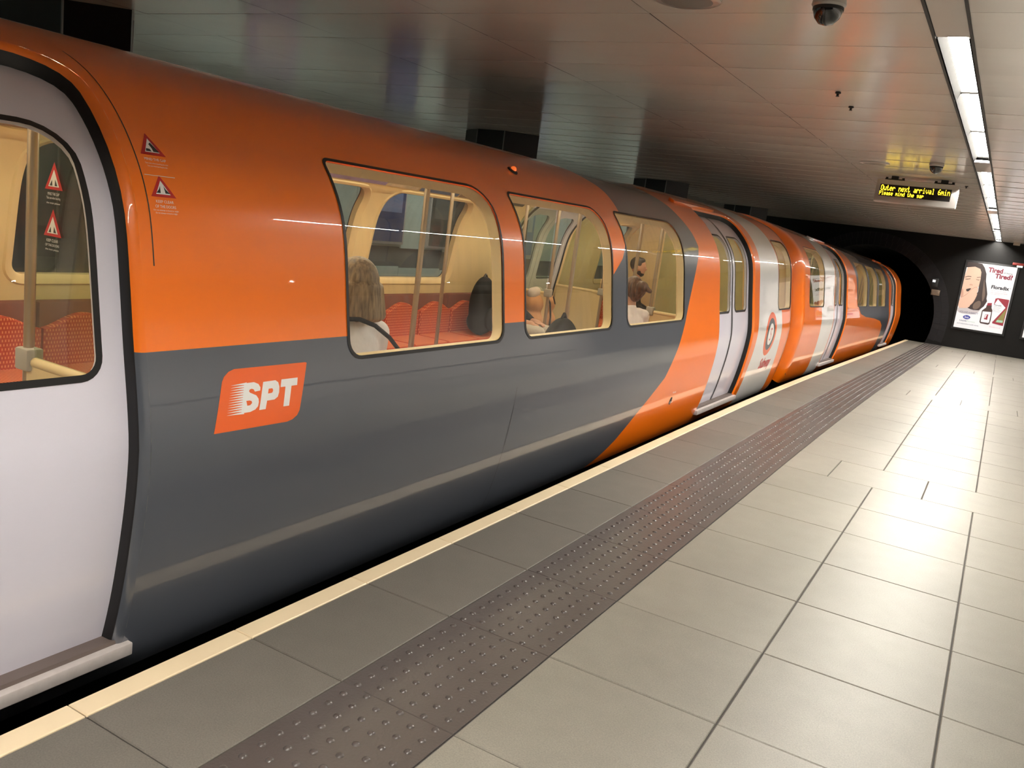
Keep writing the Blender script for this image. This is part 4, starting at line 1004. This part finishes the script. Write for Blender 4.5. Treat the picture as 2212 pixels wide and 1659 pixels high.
def person(X, Y, z0, yaw, sc, label, hair, top, legs, hairm, sleeve=1, beard=False, bend=0.):
    """seated figure; (X, Y, z0) is the middle of the seat it sits on, yaw the way it faces"""
    F_ = Vector((math.cos(yaw), math.sin(yaw), 0)); R_ = Vector((math.sin(yaw), -math.cos(yaw), 0)); U_ = Vector((0, 0, 1)); ax = (R_, F_, U_)
    def P(r, f, z): return R_ * (r * sc) + F_ * ((f + bend * max(0, z - .1)) * sc) + U_ * (z * sc)
    e = lambda r, f, z, a, b, c: ('ell', P(r, f, z), (a * sc, b * sc, c * sc), ax)
    c = lambda p, q, r1, r2: ('cap', P(*p), P(*q), r1 * sc, r2 * sc)
    body = [e(0, .01, .735, .074, .092, .112), e(0, .035, .68, .056, .062, .07), c((0, -.01, .52), (0, .005, .66), .056, .052), e(0, .10, .715, .016, .022, .022), e(.076, .0, .725, .012, .02, .03), e(-.076, .0, .725, .012, .02, .03),
            e(.03, .086, .745, .014, .012, .009), e(-.03, .086, .745, .014, .012, .009), e(0, .083, .675, .026, .014, .009),
            e(0, 0, .40, .16, .095, .16), e(0, 0, .16, .15, .10, .13)]
    for s_ in (1, -1):
        sh, el, wr = (s_ * .18, -.01, .505), (s_ * .225, .04, .24), (s_ * .10, .27, .16)
        body += [c((s_ * .06, 0, .52), sh, .05, .055), c(sh, el, .048, .038), c(el, wr, .036, .026), c(wr, (s_ * .075, .34, .15), .032, .034)]
        for k, (dr, ln) in enumerate(((-.028, .062), (-.009, .074), (.010, .070), (.028, .054))):
            b0 = (s_ * .075 + dr, .355, .153); k1 = (s_ * .075 + dr * 1.15, .355 + ln * .55, .150); k2 = (s_ * .075 + dr * 1.15, .355 + ln, .132)
            body += [c(b0, k1, .0095, .009), c(k1, k2, .009, .0075)]
        body += [c((s_ * .075 - s_ * .03, .32, .155), (s_ * .03, .365, .15), .011, .009)]
        hp, kn, an = (s_ * .085, .03, .09), (s_ * .10, .44, .085), (s_ * .105, .45, -.29)
        body += [c(hp, kn, .072, .052), c(kn, an, .046, .036), c(an, (s_ * .115, .60, -.33), .034, .026)]
    o = blob('person', body, .0085 * sc, SKIN, None, 4); o.location = (X, Y, z0); tag(o, label, 'person')
    clo = [e(0, 0, .40, .178, .112, .165), e(0, .005, .22, .168, .118, .14), c((-.13, -.005, .515), (.13, -.005, .515), .062, .062), c((0, -.012, .50), (0, -.008, .565), .075, .062)]
    for s_ in (1, -1):
        sh, el, wr = (s_ * .18, -.01, .505), (s_ * .225, .04, .24), (s_ * .10, .27, .16); clo += [c(sh, el, .062, .051)]
        if sleeve: clo += [c(el, (s_ * .115, .245, .165), .05, .038)]
    blob('top', clo, .009 * sc, top, o, 5)
    leg = [e(0, .02, .10, .165, .125, .105)]
    for s_ in (1, -1):
        hp, kn, an = (s_ * .085, .03, .09), (s_ * .10, .44, .085), (s_ * .105, .45, -.25); leg += [c(hp, kn, .084, .064), c(kn, an, .060, .052)]
    blob('trousers', leg, .010 * sc, legs, o, 4)
    for s_ in (1, -1): blob('shoe', [c((s_ * .105, .43, -.335), (s_ * .118, .60, -.35), .042, .034)], .009, M['ink'], o, 2)
    hp_ = [e(0, -.012, .755, .087, .098, .108)]
    if hair == 'bob':
        hp_ = [e(0, -.008, .758, .094, .108, .112), e(0, -.03, .70, .10, .095, .12)]
        for i in range(40):
            a = math.radians(-205 + 230 * i / 39); 
            rr = .104; x_, y_ = rr * math.cos(a), rr * 1.0 * math.sin(a) - .012; j = random.uniform(-.012, .012)
            hp_.append(c((x_ * .93, y_ * .93, .735), (x_ * 1.22 + j * .4, y_ * 1.12 + j * .4, .600 + abs(j) * .9), .024, .021))
    elif hair == 'bun': hp_ += [e(0, -.115, .775, .058, .062, .055), c((0, -.09, .74), (0, -.05, .68), .06, .05), c((0, -.14, .78), (.02, -.20, .75), .03, .02)]
    elif hair == 'long': hp_ += [c((s_ * .075, -.03, .72), (s_ * .085, .0, .50), .045, .035) for s_ in (1, -1)] + [c((0, -.07, .72), (0, -.09, .48), .07, .06)]
    else: hp_ = [e(0, -.015, .768, .084, .094, .094), e(0, .03, .815, .062, .055, .04)]
    hb = blob('hair', hp_, .0065 if hair == 'bob' else .008, hairm, o, 2)
    # keep the face clear of hair
    bm = bmesh.new(); bm.from_mesh(hb.data); dl = []
    for v in bm.verts:
        q = v.co; f = q.dot(F_) / sc - bend * max(0, q.z / sc - .1); z = q.z / sc; r = q.dot(R_) / sc
        if f > .045 and z < .795 - .25 * abs(r) and abs(r) < .085: dl.append(v)
    bmesh.ops.delete(bm, geom=dl, context='VERTS'); bm.to_mesh(hb.data); bm.free()
    if beard: blob('beard', [e(0, .042, .648, .054, .050, .040), e(.052, .02, .675, .014, .028, .045), e(-.052, .02, .675, .014, .028, .045)], .007, hairm, o, 3)
    return o
CL = lambda n, c_: mat(n, c_, .8, spec=.2, var=.08, vscale=20, bump=.15, bscale=60)
pw = person(-2.47, 2.955, .385, math.pi, .955, 'passenger with a blonde-brown bob in a white top, back to the first large window', 'bob', CL('white_top', (.85, .83, .85)), CL('jeans', (.05, .06, .10)), hairmat('hair_bob', (.10, .058, .030), (.36, .25, .14)), 1)
# dark bag strap across the back
ctrl_ = [(-2.395, 2.775, .955), (-2.30, 2.80, .968), (-2.262, 2.86, .945), (-2.248, 2.95, .89), (-2.25, 3.04, .82), (-2.27, 3.11, .745), (-2.30, 3.15, .68)]
V = []; F = []
for i, p in enumerate(ctrl_):
    a = Vector(ctrl_[min(i + 1, len(ctrl_) - 1)]) - Vector(ctrl_[max(i - 1, 0)]); n_ = Vector((1, -.1, .2)); w = a.cross(n_).normalized() * .0095; p = Vector(p)
    V += [p - w, p + w, p + w - Vector((.006, 0, 0)), p - w - Vector((.006, 0, 0))]
for i in range(len(ctrl_) - 1):
    for k in range(4): F.append((4 * i + k, 4 * i + (k + 1) % 4, 4 * i + 4 + (k + 1) % 4, 4 * i + 4 + k))
st = mesh_obj('bag_strap', V, F, CL('strap', (.012, .012, .016)), pw, smooth=True); st.matrix_parent_inverse = Matrix.Translation(pw.location).inverted()
person(-3.84, 9.72, .385, .35, .93, 'bearded passenger with short dark hair, seated across the aisle behind the third window', 'short', CL('dark_coat', (.03, .028, .026)), CL('dark_trousers', (.03, .03, .035)), hairmat('hair_dark', (.015, .011, .009), (.05, .035, .028)), 1, True)
person(-2.52, 6.33, .385, 2.75, .87, 'passenger with brown hair in a bun and a white top, in the third window', 'bun', CL('pale_top', (.82, .74, .70)), CL('jeans_blue', (.06, .07, .11)), hairmat('hair_brown', (.05, .022, .012), (.17, .085, .045)), 0)
person(-4.02, 6.99, .375, 0.05, .96, 'passenger in a black coat with long black hair on the far bench', 'long', CL('black_coat', (.012, .013, .016)), CL('pale_trousers', (.50, .48, .44)), hairmat('hair_black', (.008, .007, .007), (.025, .02, .018)))
# dark backpack on the near bench
bp_ = empty('backpack', (-2.42, 4.98, .385)); tag(bp_, 'dark backpack on the near bench, low in the second window', 'bag')
ax0 = ((1, 0, 0), (0, 1, 0), (0, 0, 1))
blob('bag_body', [('ell', (0, 0, .24), (.12, .17, .25), ax0), ('ell', (0, 0, .10), (.13, .18, .10), ax0)], .012, CL('bag_cloth', (.02, .022, .022)), bp_)
blob('front_pocket', [('ell', (-.10, 0, .15), (.05, .12, .10), ax0)], .01, CL('bag_pocket', (.03, .032, .032)), bp_)
blob('carry_loop', [('cap', (0, -.03, .48), (0, 0, .515), .012, .012), ('cap', (0, 0, .515), (0, .03, .48), .012, .012)], .008, CL('bag_loop', (.015, .015, .015)), bp_)

# bags on the far bench
rk = empty('rucksack', (-4.03, 6.59, .385)); tag(rk, 'tall black rucksack standing on the far bench', 'bag')
blob('bag_body', [('ell', (0, 0, .26), (.115, .135, .27), ax0), ('ell', (0, 0, .12), (.12, .145, .12), ax0)], .012, CL('rucksack_cloth', (.012, .013, .015)), rk)
blob('bag_pocket', [('ell', (.12, 0, .16), (.05, .11, .11), ax0)], .01, CL('rucksack_pocket', (.02, .021, .023)), rk)
blob('carry_loop', [('cap', (0, -.03, .52), (0, 0, .55), .010, .010), ('cap', (0, 0, .55), (0, .03, .52), .010, .010)], .008, M['ink'], rk)
tb_ = empty('tan_bag', (-3.93, 7.49, .385)); tag(tb_, 'large tan bag with a black drawstring on the far bench', 'bag')
blob('bag_body', [('cap', (0, -.13, .11), (0, .13, .11), .125, .125), ('cap', (0, -.13, .28), (0, .13, .28), .105, .105)], .012, CL('tan_cloth', (.58, .31, .15)), tb_)
blob('bag_collar', [('cap', (0, -.16, .38), (0, -.06, .40), .06, .05)], .01, CL('collar_cloth', (.62, .55, .52)), tb_)
blob('drawstring', [('cap', (.09, -.06, .40), (.125, -.01, .30), .010, .010), ('cap', (.125, -.01, .30), (.135, .02, .16), .010, .010), ('cap', (.135, .02, .16), (.13, .03, .04), .010, .010), ('cap', (.11, .07, .36), (.125, .10, .29), .008, .008)], .007, M['ink'], tb_, 1)
